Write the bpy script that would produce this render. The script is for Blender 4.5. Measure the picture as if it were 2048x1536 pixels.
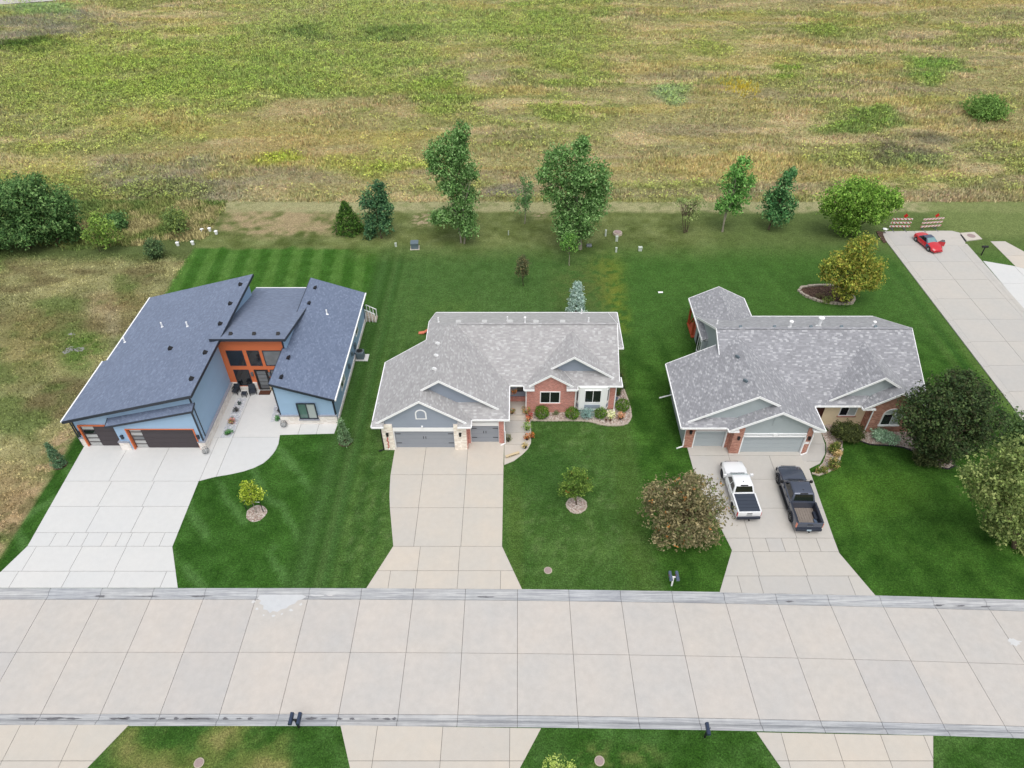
import bpy, bmesh, math, random
import numpy as np
from mathutils import Vector, Matrix

for o in list(bpy.data.objects):
    bpy.data.objects.remove(o, do_unlink=True)
SC = bpy.context.scene
COL = SC.collection
R = math.radians

# ------------------------------------------------------------------ camera
FPX, CPX, CPY, CAMH = 1420.0, 1036.0, 768.0, 44.5      # in pixels of the 2048 x 1536 photograph
PITCH = math.atan(1252 / 1420.0)
cam_d = bpy.data.cameras.new('camera'); cam = bpy.data.objects.new('camera', cam_d)
COL.objects.link(cam); SC.camera = cam
cam.location = (0, 0, CAMH); cam.rotation_euler = (math.pi / 2 - PITCH, 0, 0)
cam_d.sensor_width = 36; cam_d.lens = FPX / 2048 * 36; cam_d.shift_x = -12 / 2048
cam_d.clip_start = 0.5; cam_d.clip_end = 6000
SC.render.resolution_x, SC.render.resolution_y = 1024, 768

# ------------------------------------------------------------------ sky and sun (bright overcast)
SUN_EL, SUN_AZ = 66.0, 172.0          # azimuth clockwise from +Y
W = bpy.data.worlds.new('World'); SC.world = W; W.use_nodes = True
wn = W.node_tree; bg = wn.nodes['Background']
sky = wn.nodes.new('ShaderNodeTexSky'); sky.sky_type = 'NISHITA'; sky.sun_disc = False
sky.sun_elevation = R(SUN_EL); sky.sun_rotation = R(SUN_AZ)
sky.air_density = 1.6; sky.dust_density = 6.0; sky.ozone_density = 1.0; sky.altitude = 400
hs = wn.nodes.new('ShaderNodeHueSaturation'); hs.inputs['Saturation'].default_value = 0.28
wn.links.new(sky.outputs[0], hs.inputs['Color']); wn.links.new(hs.outputs[0], bg.inputs[0])
bg.inputs[1].default_value = 0.15
sun_d = bpy.data.lights.new('sun', 'SUN'); sun = bpy.data.objects.new('sun', sun_d); COL.objects.link(sun)
sun_d.energy = 1.2; sun_d.angle = R(45); sun_d.color = (1.0, 0.965, 0.91)
sun.location = (-30, -20, 80)
_d = Vector((math.sin(R(SUN_AZ)) * math.cos(R(SUN_EL)), math.cos(R(SUN_AZ)) * math.cos(R(SUN_EL)), math.sin(R(SUN_EL))))
sun.rotation_euler = _d.to_track_quat('Z', 'Y').to_euler()
SC.view_settings.view_transform = 'Standard'; SC.view_settings.look = 'None'
SC.view_settings.gamma = 1.0; SC.view_settings.exposure = 0.12
SC.view_settings.use_curve_mapping = False

# ------------------------------------------------------------------ pixel -> place
_s, _c = math.sin(PITCH), math.cos(PITCH)
def g(px, py, z=0.0):
    u, v = (px - CPX) / FPX, (py - CPY) / FPX
    t = (CAMH - z) / (_s + v * _c)
    return (u * t, (_c - v * _s) * t)
def hgt(px, py, y):
    """height of a pixel on the upright plane at distance y"""
    v = (py - CPY) / FPX
    return CAMH - (_s + v * _c) * y / (_c - v * _s)
def topx(x, y, z=0):
    z = z - CAMH; Z = y * _c - z * _s
    return CPX + FPX * x / Z, CPY - FPX * (y * _s + z * _c) / Z

# ------------------------------------------------------------------ helpers
KEX = 1.35
def S(r, gg, b, k=KEX):
    f = lambda c: (c / 255 / 12.92 if c <= 10 else ((c / 255 + .055) / 1.055) ** 2.4) / k
    return (f(r), f(gg), f(b))
ORG = {}
def tag(o, label=None, cat=None, group=None, kind=None):
    if label: o['label'] = label
    if cat: o['category'] = cat
    if group: o['group'] = group
    if kind: o['kind'] = kind
    return o
def empty(name, loc, label, cat, group=None, rz=0.0, local=False):
    o = bpy.data.objects.new(name, None); COL.objects.link(o)
    o.location = loc; o.rotation_euler = (0, 0, rz); o.empty_display_size = .3
    ORG[o.name] = Vector((0, 0, 0)) if local else Vector(loc)
    return tag(o, label, cat, group)
def copy_tree(o, parent=None):
    c = o.copy(); COL.objects.link(c); c.parent = parent
    ORG[c.name] = ORG.get(o.name, Vector((0, 0, 0)))
    for ch in list(o.children): copy_tree(ch, c)
    return c
def poly_uv(me):
    uv = me.uv_layers.new(name='UVMap')
    nv = len(me.vertices); co = np.empty(nv * 3, np.float32); me.vertices.foreach_get('co', co); co = co.reshape(-1, 3)
    buf = np.empty((len(me.loops), 2), np.float32)
    for p in me.polygons:
        n = p.normal
        if abs(n.z) > .985: t = Vector((1, 0, 0)); b = Vector((0, 1, 0))
        else:
            t = Vector((-n.y, n.x, 0)).normalized(); b = n.cross(t)
            if b.z < 0: b = -b; t = -t
        T = np.array(t, np.float32); B = np.array(b, np.float32)
        for li in p.loop_indices:
            c = co[me.loops[li].vertex_index]; buf[li, 0] = c @ T; buf[li, 1] = c @ B
    uv.data.foreach_set('uv', buf.ravel())

class MB:
    def __init__(s): s.v = []; s.f = []; s.m = []
    def add(s, vs, fs, m=0):
        k = len(s.v); s.v += [tuple(p) for p in vs]
        for f in fs: s.f.append(tuple(i + k for i in f)); s.m.append(m)
        return s
    def face(s, pts, m=0): return s.add(pts, [tuple(range(len(pts)))], m)
    def box(s, x0, x1, y0, y1, z0, z1, m=0):
        return s.add([(x0, y0, z0), (x1, y0, z0), (x1, y1, z0), (x0, y1, z0), (x0, y0, z1), (x1, y0, z1), (x1, y1, z1), (x0, y1, z1)],
                     [(0, 3, 2, 1), (4, 5, 6, 7), (0, 1, 5, 4), (1, 2, 6, 5), (2, 3, 7, 6), (3, 0, 4, 7)], m)
    def obx(s, o, u, n, a0, a1, z0, z1, d0, d1, m=0):
        """box on a wall: u along the wall, n outwards"""
        o = Vector(o); u = Vector(u); n = Vector(n); Z = Vector((0, 0, 1))
        P = lambda a, z, d: tuple(o + u * a + Z * z + n * d)
        return s.add([P(a0, z0, d0), P(a1, z0, d0), P(a1, z1, d0), P(a0, z1, d0), P(a0, z0, d1), P(a1, z0, d1), P(a1, z1, d1), P(a0, z1, d1)],
                     [(0, 3, 2, 1), (4, 5, 6, 7), (0, 1, 5, 4), (1, 2, 6, 5), (2, 3, 7, 6), (3, 0, 4, 7)], m)
    def ext(s, pts, vec, m=0, mside=None):
        n = len(pts); vec = Vector(vec); b = [tuple(Vector(p) + vec) for p in pts]
        s.add(list(pts) + b, [tuple(range(n)), tuple(range(2 * n - 1, n - 1, -1))], m)
        k = len(s.v) - 2 * n
        for i in range(n):
            j = (i + 1) % n; s.f.append((k + i, k + j, k + n + j, k + n + i)); s.m.append(m if mside is None else mside)
        return s
    def slab(s, pts, t=.13, m=0, me=1):
        """roof plane with thickness: top face m, edges and soffit me"""
        n = len(pts); b = [(p[0], p[1], p[2] - t) for p in pts]; k = len(s.v)
        s.add(list(pts), [tuple(range(n))], m); s.add(b, [tuple(range(n - 1, -1, -1))], me)
        for i in range(n):
            j = (i + 1) % n; s.f.append((k + i, k + j, k + n + j, k + n + i)); s.m.append(me)
        return s
    def board(s, p0, p1, out, h=.2, t=.035, up=.02, m=0):
        p0, p1 = Vector(p0), Vector(p1); U = Vector((0, 0, up)); D = Vector((0, 0, -h)); o = Vector(out).normalized() * t
        return s.ext([p0 + U, p1 + U, p1 + D, p0 + D], o, m)
    def bar(s, p0, p1, w, h=None, m=0):
        h = h or w; p0, p1 = Vector(p0), Vector(p1); d = (p1 - p0).normalized()
        a = d.cross(Vector((0, 0, 1)))
        if a.length < 1e-4: a = Vector((1, 0, 0))
        a.normalize(); b = a.cross(d).normalized(); a = a * w / 2; b = b * h / 2
        q = [p0 - a - b, p0 + a - b, p0 + a + b, p0 - a + b]
        return s.ext(q, p1 - p0, m)
    def tube(s, path, rad, n=8, m=0, cap=True):
        rings = []; L = len(path)
        for i, p in enumerate(path):
            p = Vector(p); a = Vector(path[max(i - 1, 0)]); b = Vector(path[min(i + 1, L - 1)]); d = (b - a).normalized()
            x = d.orthogonal().normalized(); y = d.cross(x); r = rad[i] if hasattr(rad, '__len__') else rad
            rings.append([tuple(p + x * r * math.cos(t) + y * r * math.sin(t)) for t in [2 * math.pi * k / n for k in range(n)]])
        # keep the rings lined up
        for i in range(1, L):
            p = Vector(rings[i - 1][0]); k = min(range(n), key=lambda q: (Vector(rings[i][q]) - p).length)
            rings[i] = rings[i][k:] + rings[i][:k]
        return s.loft(rings, m, cap)
    def loft(s, rings, m=0, cap=True, closed=True):
        k = len(s.v); n = len(rings[0])
        for r in rings: s.v += [tuple(p) for p in r]
        for i in range(len(rings) - 1):
            for j in range(n if closed else n - 1):
                jj = (j + 1) % n; s.f.append((k + i * n + j, k + i * n + jj, k + (i + 1) * n + jj, k + (i + 1) * n + j)); s.m.append(m)
        if cap:
            s.f.append(tuple(range(k + n - 1, k - 1, -1))); s.m.append(m)
            e = k + (len(rings) - 1) * n; s.f.append(tuple(range(e, e + n))); s.m.append(m)
        return s
    def lathe(s, c, prof, n=16, m=0, axis='z'):
        rings = []
        for r, h in prof:
            rr = []
            for k in range(n):
                t = 2 * math.pi * k / n; a, b = r * math.cos(t), r * math.sin(t)
                rr.append((c[0] + a, c[1] + b, c[2] + h) if axis == 'z' else (c[0] + h, c[1] + a, c[2] + b) if axis == 'x' else (c[0] + b, c[1] + h, c[2] + a))
            rings.append(rr)
        return s.loft(rings, m)
    def pieces(s):
        n = len(s.v); par = list(range(n))
        def fd(a):
            while par[a] != a: par[a] = par[par[a]]; a = par[a]
            return a
        for f in s.f:
            r = fd(f[0])
            for i in f[1:]: par[fd(i)] = r
        isl = {}
        for i in range(n): isl.setdefault(fd(i), []).append(i)
        if len(isl) < 2 or len(isl) > 80: return None
        keys = list(isl); bb = []
        for k in keys:
            q = np.array([s.v[i] for i in isl[k]]); bb.append((q.min(0) - .02, q.max(0) + .02))
        gp_ = list(range(len(keys)))
        def fg(a):
            while gp_[a] != a: a = gp_[a]
            return a
        for i in range(len(keys)):
            for j in range(i):
                if (bb[i][0] <= bb[j][1]).all() and (bb[j][0] <= bb[i][1]).all(): gp_[fg(i)] = fg(j)
        if len({fg(i) for i in range(len(keys))}) < 2: return None
        own = {}
        for i, k in enumerate(keys): own[k] = fg(i)
        out = {}
        for f, m in zip(s.f, s.m):
            b = out.setdefault(own[fd(f[0])], (MB(), {})); mb, mp = b
            for i in f:
                if i not in mp: mp[i] = len(mb.v); mb.v.append(s.v[i])
            mb.f.append(tuple(mp[i] for i in f)); mb.m.append(m)
        return [b for b, _ in out.values()]
    def build(s, name, mats, parent=None, bevel=0, seg=2, smooth=False, kind=None, flip=True):
        if parent is not None and kind is None and name != 'trunk':
            ps = s.pieces()
            if ps: return [p.build(name, mats, parent, bevel, seg, smooth, kind, flip) for p in ps][0]
        off = ORG.get(parent.name, Vector((0, 0, 0))) if parent is not None else Vector((0, 0, 0))
        me = bpy.data.meshes.new(name)
        me.from_pydata([(p[0] - off.x, p[1] - off.y, p[2] - off.z) for p in s.v], [], s.f)
        if not isinstance(mats, (list, tuple)): mats = [mats]
        for q in mats: me.materials.append(q)
        me.polygons.foreach_set('material_index', s.m)
        bm = bmesh.new(); bm.from_mesh(me)
        if bevel:
            bmesh.ops.remove_doubles(bm, verts=bm.verts, dist=1e-5)
            ed = [e for e in bm.edges if len(e.link_faces) == 2 and e.calc_face_angle(0) > .45]
            bmesh.ops.bevel(bm, geom=ed, offset=bevel, segments=seg, affect='EDGES', clamp_overlap=True, profile=.6)
        if flip: bmesh.ops.recalc_face_normals(bm, faces=bm.faces)
        bm.to_mesh(me); bm.free(); poly_uv(me)
        if smooth:
            me.polygons.foreach_set('use_smooth', [True] * len(me.polygons))
            try: me.set_sharp_from_angle(angle=R(38))
            except Exception: pass
        o = bpy.data.objects.new(name, me); COL.objects.link(o)
        if parent is not None: o.parent = parent
        ORG[o.name] = off
        if kind: o['kind'] = kind
        return o

# ------------------------------------------------------------------ numpy noise
def _h(ix, iy, seed):
    n = (ix.astype(np.int64) * 374761393 + iy.astype(np.int64) * 668265263 + seed * 1442695041) & 0x7fffffff
    n = ((n ^ (n >> 13)) * 1274126177) & 0x7fffffff
    n = n ^ (n >> 16)
    return (n & 0xffff) / 65535.0
def vnoise(x, y, seed=0):
    ix, iy = np.floor(x), np.floor(y); fx, fy = x - ix, y - iy
    fx = fx * fx * (3 - 2 * fx); fy = fy * fy * (3 - 2 * fy)
    a, b = _h(ix, iy, seed), _h(ix + 1, iy, seed); c, d = _h(ix, iy + 1, seed), _h(ix + 1, iy + 1, seed)
    return (a + (b - a) * fx) * (1 - fy) + (c + (d - c) * fx) * fy
def fbm(x, y, seed=0, o=4):
    x = np.asarray(x, float); y = np.asarray(y, float); t = 0; a = .5; n = 0
    for k in range(o):
        t = t + a * vnoise(x * 2 ** k, y * 2 ** k, seed + k * 17); n += a; a *= .5
    return t / n
def smooth(a, b, x):
    t = np.clip((x - a) / (b - a), 0, 1); return t * t * (3 - 2 * t)
def mixc(c, d, t): return c + (np.asarray(d) - c) * t[..., None]
def col_mesh(name, V, F, C, mat, parent=None, nv=3):
    """big mesh: vertices, faces (all with nv corners), one colour per vertex"""
    off = ORG.get(parent.name, Vector((0, 0, 0))) if parent is not None else Vector((0, 0, 0))
    V = np.asarray(V, np.float32) - np.array(off, np.float32); F = np.asarray(F, np.int32)
    me = bpy.data.meshes.new(name); me.vertices.add(len(V)); me.vertices.foreach_set('co', V.ravel())
    me.loops.add(F.size); me.loops.foreach_set('vertex_index', F.ravel())
    me.polygons.add(len(F)); me.polygons.foreach_set('loop_start', np.arange(0, F.size, nv, dtype=np.int32))
    try: me.polygons.foreach_set('loop_total', np.full(len(F), nv, np.int32))
    except Exception: pass
    a = me.color_attributes.new('Col', 'FLOAT_COLOR', 'POINT')
    a.data.foreach_set('color', np.concatenate([np.asarray(C, np.float32), np.ones((len(V), 1), np.float32)], 1).ravel())
    me.update(calc_edges=True); me.validate()
    me.materials.append(mat)
    o = bpy.data.objects.new(name, me); COL.objects.link(o)
    if parent is not None: o.parent = parent
    ORG[o.name] = off
    return o

# ------------------------------------------------------------------ materials
class N:
    def __init__(s, name):
        s.mat = bpy.data.materials.new(name); s.mat.use_nodes = True; s.t = s.mat.node_tree
        s.b = s.t.nodes['Principled BSDF']
    def n(s, typ, **kw):
        x = s.t.nodes.new('ShaderNode' + typ)
        for k, v in kw.items():
            if k.startswith('i_'):
                k = k[2:]; k = int(k) if k.isdigit() else k.replace('_', ' ')
                if isinstance(v, bpy.types.NodeSocket): s.t.links.new(v, x.inputs[k])
                else: x.inputs[k].default_value = v
            else: setattr(x, k, v)
        return x
    def l(s, a, b): s.t.links.new(a, b)
    def coord(s, what='Object'): return s.n('TexCoord').outputs[what]
    def noise(s, scale, detail=3, vec=None, rough=.55):
        x = s.n('TexNoise'); x.inputs['Scale'].default_value = scale; x.inputs['Detail'].default_value = detail; x.inputs['Roughness'].default_value = rough
        if vec is not None: s.l(vec, x.inputs['Vector'])
        return x.outputs['Fac']
    def ramp(s, fac, stops):
        x = s.n('ValToRGB'); e = x.color_ramp.elements
        while len(e) < len(stops): e.new(.5)
        for q, (p, c) in zip(e, stops): q.position = p; q.color = (*c, 1) if len(c) == 3 else c
        s.l(fac, x.inputs[0]); return x.outputs[0]
    def mix(s, fac, a, b, mode='MIX'):
        x = s.n('MixRGB', blend_type=mode)
        for i, q in enumerate((fac, a, b)):
            if isinstance(q, bpy.types.NodeSocket): s.l(q, x.inputs[i])
            elif i == 0: x.inputs[0].default_value = q
            else: x.inputs[i].default_value = (*q, 1) if len(q) == 3 else q
        return x.outputs[0]
    def math(s, op, a, b=0.0):
        x = s.n('Math', operation=op)
        for i, q in enumerate((a, b)):
            if isinstance(q, bpy.types.NodeSocket): s.l(q, x.inputs[i])
            else: x.inputs[i].default_value = q
        return x.outputs[0]
    def gray(s, fac, lo, hi): return s.ramp(fac, [(.0, (lo,) * 3), (1., (hi,) * 3)])
    def out(s, color=None, rough=None, bump=None, bd=.02, bs=.5, spec=None, metal=None, alpha=None, emit=None):
        b = s.b
        if color is not None:
            if isinstance(color, bpy.types.NodeSocket): s.l(color, b.inputs['Base Color'])
            else: b.inputs['Base Color'].default_value = (*color, 1)
        if rough is not None:
            if isinstance(rough, bpy.types.NodeSocket): s.l(rough, b.inputs['Roughness'])
            else: b.inputs['Roughness'].default_value = rough
        if spec is not None: b.inputs['Specular IOR Level'].default_value = spec
        if metal is not None: b.inputs['Metallic'].default_value = metal
        if bump is not None:
            x = s.n('Bump'); x.inputs['Distance'].default_value = bd; x.inputs['Strength'].default_value = bs
            s.l(bump, x.inputs['Height']); s.l(x.outputs[0], b.inputs['Normal'])
        return s.mat

def plain(name, c, rough=.7, spec=.4, var=.12, scale=3.0, metal=None, coat=None):
    q = N(name); v = q.noise(scale, 4, q.coord('Object'))
    m = q.out(q.mix(1, (*c, 1), q.gray(v, 1 - var, 1 + var), 'MULTIPLY'), rough, spec=spec, metal=metal)
    if coat: q.b.inputs['Coat Weight'].default_value = coat; q.b.inputs['Coat Roughness'].default_value = .06
    return m
def glass(name, c, rough=.04, spec=.8):
    q = N(name); v = q.noise(1.3, 2, q.coord('Object'))
    return q.out(q.mix(1, (*c, 1), q.gray(v, .6, 1.4), 'MULTIPLY'), rough, spec=spec)
def concrete(name, c, warm=.05, stain=.14, tv=1.0, streak=0.0):
    q = N(name); oc = q.coord('Object'); ri = q.n('ObjectInfo').outputs['Random']
    pos = q.n('NewGeometry').outputs['Position']
    big = q.noise(.35, 5, pos, .6); mid = q.noise(2.2, 4, pos); fine = q.noise(28, 3, pos)
    cc = q.mix(q.ramp(big, [(.3, (0, 0, 0)), (.72, (1, 1, 1))]), (c[0] * (1 + warm), c[1], c[2] * (1 - warm), 1), (c[0] * (1 - stain * .5), c[1] * (1 - stain * .35), c[2] * (1 - stain * .2), 1))
    cc = q.mix(1, cc, q.gray(mid, 1 - stain * .6, 1 + stain * .6), 'MULTIPLY')
    cc = q.mix(1, cc, q.gray(fine, .9, 1.1), 'MULTIPLY')
    tint = q.ramp(ri, [(0., (.93, .94, .965)), (.35, (1.0, .99, .975)), (.65, (.975, .978, .985)), (1., (1.035, 1.01, .985))])
    cc = q.mix(tv, cc, tint, 'MULTIPLY')
    if streak:
        mp = q.n('Mapping'); q.l(pos, mp.inputs[0]); mp.inputs['Scale'].default_value = (.22, 7.0, 1)
        cc = q.mix(1, cc, q.ramp(q.noise(1.6, 5, mp.outputs[0], .7), [(.42, (1 - streak, 1 - streak, 1 - streak * .9)), (.58, (1.04, 1.04, 1.04))]), 'MULTIPLY')
    # small dark specks and old drips
    sp = q.ramp(q.noise(5.5, 6, pos, .75), [(.66, (1, 1, 1)), (.76, (.8, .8, .81))])
    cc = q.mix(1, cc, sp, 'MULTIPLY')
    return q.out(cc, .88, bump=fine, bd=.006, bs=.4, spec=.25)
def shingle(name, dark, light, speck, w=.25, h=.14, k=.5, sheen=.25):
    """courses of tabs, each tab with its own shade"""
    q = N(name); uv = q.coord('UV'); pos = q.n('NewGeometry').outputs['Position']
    sx = q.n('SeparateXYZ'); q.l(uv, sx.inputs[0]); row = q.math('FLOOR', q.math('DIVIDE', sx.outputs[1], h)); fv = q.math('FRACT', q.math('DIVIDE', sx.outputs[1], h))
    sh = q.n('TexWhiteNoise', noise_dimensions='1D'); q.l(row, sh.inputs['W'])
    uu = q.math('ADD', q.math('DIVIDE', sx.outputs[0], w), sh.outputs['Value']); fu = q.math('FRACT', uu)
    cb = q.n('CombineXYZ'); q.l(q.math('FLOOR', uu), cb.inputs[0]); q.l(row, cb.inputs[1])
    wn_ = q.n('TexWhiteNoise', noise_dimensions='2D'); q.l(cb.outputs[0], wn_.inputs['Vector'])
    c = q.ramp(wn_.outputs['Value'], [(0, dark), (.45, tuple((d + l) / 2 for d, l in zip(dark, light))), (.8, light), (.92, tuple(l + (s_ - l) * k for l, s_ in zip(light, speck))), (1, speck)])
    c = q.mix(1, c, q.ramp(fv, [(0, (.74,) * 3), (.16, (1,) * 3), (1, (1.02,) * 3)]), 'MULTIPLY')  # shadow line along the foot of each course, painted into the colour
    c = q.mix(1, c, q.ramp(fu, [(0, (.84,) * 3), (.06, (1,) * 3)]), 'MULTIPLY')
    c = q.mix(1, c, q.gray(q.noise(.45, 4, pos), .9, 1.1), 'MULTIPLY')
    c = q.mix(1, c, q.gray(q.noise(30, 2, pos), .86, 1.14), 'MULTIPLY')
    q.b.inputs['Sheen Weight'].default_value = sheen; q.b.inputs['Sheen Roughness'].default_value = .45
    return q.out(c, .85, bump=fv, bd=-.012, bs=.4, spec=.3)
def brick(name, a, b_, mortar, var=.25):
    q = N(name); uv = q.coord('UV')
    b = q.n('TexBrick', offset=.5); q.l(uv, b.inputs['Vector'])
    b.inputs['Scale'].default_value = 1.0; b.inputs['Brick Width'].default_value = .235; b.inputs['Row Height'].default_value = .085
    b.inputs['Mortar Size'].default_value = .009; b.inputs['Color1'].default_value = (*a, 1); b.inputs['Color2'].default_value = (*b_, 1); b.inputs['Mortar'].default_value = (*mortar, 1)
    c = q.mix(1, b.outputs[0], q.gray(q.noise(3, 4, uv), 1 - var, 1 + var), 'MULTIPLY')
    return q.out(c, .9, bump=b.outputs[1], bd=-.01, bs=.5, spec=.2)
def siding(name, c, pitch=.16, var=.06, dk=.22):
    q = N(name); uv = q.coord('UV'); sx = q.n('SeparateXYZ'); q.l(uv, sx.inputs[0])
    fr = q.math('FRACT', q.math('DIVIDE', sx.outputs[1], pitch))
    line = q.ramp(fr, [(0., (1 - dk,) * 3), (.12 if pitch < .5 else .03, (1, 1, 1)), (1., (.98, .98, .98))])
    cc = q.mix(1, (*c, 1), line, 'MULTIPLY')
    cc = q.mix(1, cc, q.gray(q.noise(1.2, 4, uv), 1 - var, 1 + var), 'MULTIPLY')
    return q.out(cc, .6, bump=fr, bd=.012, bs=.5, spec=.3)
def stone(name, a, b_, mortar):
    q = N(name); uv = q.coord('UV')
    mp = q.n('Mapping'); q.l(uv, mp.inputs[0]); mp.inputs['Scale'].default_value = (2.4, 5.0, 1)
    vo = q.n('TexVoronoi', distance='CHEBYCHEV'); q.l(mp.outputs[0], vo.inputs['Vector']); vo.inputs['Scale'].default_value = 1.0
    sx = q.n('SeparateColor'); q.l(vo.outputs['Color'], sx.inputs[0])
    c = q.mix(sx.outputs[0], (*a, 1), (*b_, 1))
    c = q.mix(q.ramp(vo.outputs['Distance'], [(.42, (0, 0, 0)), (.5, (1, 1, 1))]), c, (*mortar, 1))
    c = q.mix(1, c, q.gray(q.noise(9, 3, uv), .88, 1.12), 'MULTIPLY')
    return q.out(c, .9, bump=vo.outputs['Distance'], bd=-.02, bs=.5, spec=.2)
def woodm(name, a, b_):
    q = N(name); uv = q.coord('UV'); mp = q.n('Mapping'); q.l(uv, mp.inputs[0]); mp.inputs['Scale'].default_value = (.8, 9, 1)
    return q.out(q.mix(q.noise(2.0, 5, mp.outputs[0], .7), (*a, 1), (*b_, 1)), .55, spec=.35)
def vcol(name, rough=.9, trans=0.0, fine=None, spec=.2, bump=0.0, bend=0.0, gain=1.0, fleck=False):
    """colours of single blades, leaves or patches come with the mesh; fine grain from noise"""
    q = N(name); a = q.n('VertexColor', layer_name='Col').outputs[0]
    if fine:
        pos = q.n('NewGeometry').outputs['Position']
        for sc, am in fine:
            n = q.noise(sc, 3, pos, .6); a = q.mix(1, a, q.ramp(n, [(.25, (1 - am,) * 3), (.75, (1 + am,) * 3)]), 'MULTIPLY')
        if fleck: a = q.mix(1, a, q.ramp(q.noise(7.5, 2, pos, .7), [(.62, (1, 1, 1)), (.74, (1.75, 1.6, 1.7))]), 'MULTIPLY')
        if bump: q.out(bump=n, bd=bump, bs=.7)
    if gain != 1: a = q.mix(1, a, (gain, gain, gain, 1), 'MULTIPLY')
    m = q.out(a, rough, spec=spec); nb = None
    if bend:      # soft leaf cushions: shading normal leans towards the sky
        ge = q.n('NewGeometry'); va = q.n('VectorMath', operation='SCALE'); q.l(ge.outputs['Normal'], va.inputs[0]); va.inputs['Scale'].default_value = 1 - bend
        vb = q.n('VectorMath', operation='ADD'); q.l(va.outputs[0], vb.inputs[0]); vb.inputs[1].default_value = (0, 0, bend)
        vn = q.n('VectorMath', operation='NORMALIZE'); q.l(vb.outputs[0], vn.inputs[0]); nb = vn.outputs[0]; q.l(nb, q.b.inputs['Normal'])
    if trans:
        t = q.n('BsdfTranslucent'); q.l(a, t.inputs[0]); x = q.n('MixShader'); x.inputs[0].default_value = trans
        q.l(q.b.outputs[0], x.inputs[1]); q.l(t.outputs[0], x.inputs[2]); q.l(x.outputs[0], q.t.nodes['Material Output'].inputs[0])
    return m
def pebbles(name, cols, scale=7., dk=.6):
    q = N(name); pos = q.n('NewGeometry').outputs['Position']
    vo = q.n('TexVoronoi'); q.l(pos, vo.inputs['Vector']); vo.inputs['Scale'].default_value = scale
    sx = q.n('SeparateColor'); q.l(vo.outputs['Color'], sx.inputs[0])
    k = len(cols) - 1
    c = q.ramp(sx.outputs[0], [(i / k, cc) for i, cc in enumerate(cols)])
    c = q.mix(1, c, q.ramp(vo.outputs['Distance'], [(.25, (1, 1, 1)), (.7, (dk, dk * .97, dk * .95))]), 'MULTIPLY')
    return q.out(c, .9, bump=vo.outputs['Distance'], bd=-.04, bs=.8, spec=.2)
def stripes(name, a, b_, pitch, slant):
    q = N(name); sx = q.n('SeparateXYZ'); q.l(q.coord('UV'), sx.inputs[0])
    t = q.math('ADD', sx.outputs[0], q.math('MULTIPLY', sx.outputs[1], slant))
    f = q.math('GREATER_THAN', q.math('FRACT', q.math('DIVIDE', t, pitch)), .66)
    return q.out(q.mix(f, (*a, 1), (*b_, 1)), .5, spec=.4)

M = {}
M['lawn'] = vcol('lawn_grass', .95, fine=[(1.0, .14), (4.0, .26), (9, .5), (14, .5)], spec=.1, bump=.05, fleck=True)
M['field'] = vcol('field_ground', .95, fine=[(.8, .2), (4, .3)], spec=.05, bump=.1)
M['blade'] = vcol('meadow_blades', .9, trans=.3, spec=.1, bend=.74, gain=2.1)
M['leaf'] = vcol('leaves', .7, trans=.35, spec=.25, bend=.45, gain=2.05)
M['road'] = concrete('road_concrete', S(214, 209, 204), .012, .17)
M['gutter'] = concrete('gutter_concrete', S(204, 205, 206), -.01, .2, 1, .3)
M['drive1'] = concrete('new_drive_concrete', S(228, 228, 227), -.002, .09, .35)
M['drive2'] = concrete('old_drive_concrete', S(216, 210, 201), .03, .11)
M['drive3'] = concrete('grey_drive_concrete', S(211, 207, 201), .012, .1)
M['side'] = concrete('side_street_concrete', S(208, 205, 200), .012, .1)
M['subbase'] = plain('dark_joint_base', (.14, .13, .12), .95, .1)  # dark bed that shows through the slab joints
M['roof1'] = shingle('slate_blue_shingles', S(112, 126, 153), S(124, 138, 165), S(136, 150, 177), k=.35)
M['roof2'] = shingle('weathered_grey_shingles', S(174, 172, 174), S(190, 189, 190), S(208, 208, 210), k=.6)
M['roof3'] = shingle('cool_grey_shingles', S(150, 151, 157), S(171, 172, 178), S(200, 201, 206), k=.6)
kw = .86
M['white'] = plain('white_trim_paint', S(246, 247, 248, 1.06), .5, .4, .03)
M['blue'] = siding('pale_blue_siding', S(150, 178, 206, .93), 1.2, .05, .1)
M['navy'] = plain('dark_navy_trim', S(42, 48, 58, kw), .5, .4)
M['orange'] = woodm('orange_stained_panels', S(208, 116, 74, kw), S(182, 94, 56, kw))
M['stone1'] = stone('cream_ledge_stone', S(216, 209, 203, kw), S(200, 193, 187, kw), S(218, 213, 208, kw))
M['cap1'] = plain('grey_brick_ledge', S(140, 142, 152, kw), .9, .2, .3, 9)
M['siding2'] = siding('blue_grey_siding', S(140, 149, 163, kw))
M['siding3'] = siding('green_grey_siding', S(158, 167, 170, kw))
M['brick2'] = brick('red_brick', S(160, 88, 80, kw), S(190, 118, 106, kw), S(205, 188, 178, kw), .12)
M['brick3'] = brick('brown_red_brick', S(146, 92, 78, kw), S(186, 138, 120, kw), S(176, 146, 134, kw), .25)
M['stone2'] = stone('cream_pillar_stone', S(226, 217, 205, kw), S(206, 196, 184, kw), S(230, 224, 214, kw))
M['tan'] = plain('tan_stucco', S(214, 196, 166, kw), .9, .2, .1, 4)
M['gdoor1'] = plain('dark_brown_door', S(62, 56, 60, kw), .5, .4, .08)
M['gdoor2'] = siding('grey_garage_door', S(134, 139, 147, kw), .55, .03)
M['gdoor3'] = siding('pale_grey_garage_door', S(160, 168, 172, kw), .55, .03)
M['black'] = plain('black_iron', (.012, .012, .014), .5, .4)
M['glass'] = glass('dark_window_glass', (.012, .014, .018))
M['glass_g'] = glass('green_tinted_glass', S(96, 128, 122), .08)
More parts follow.
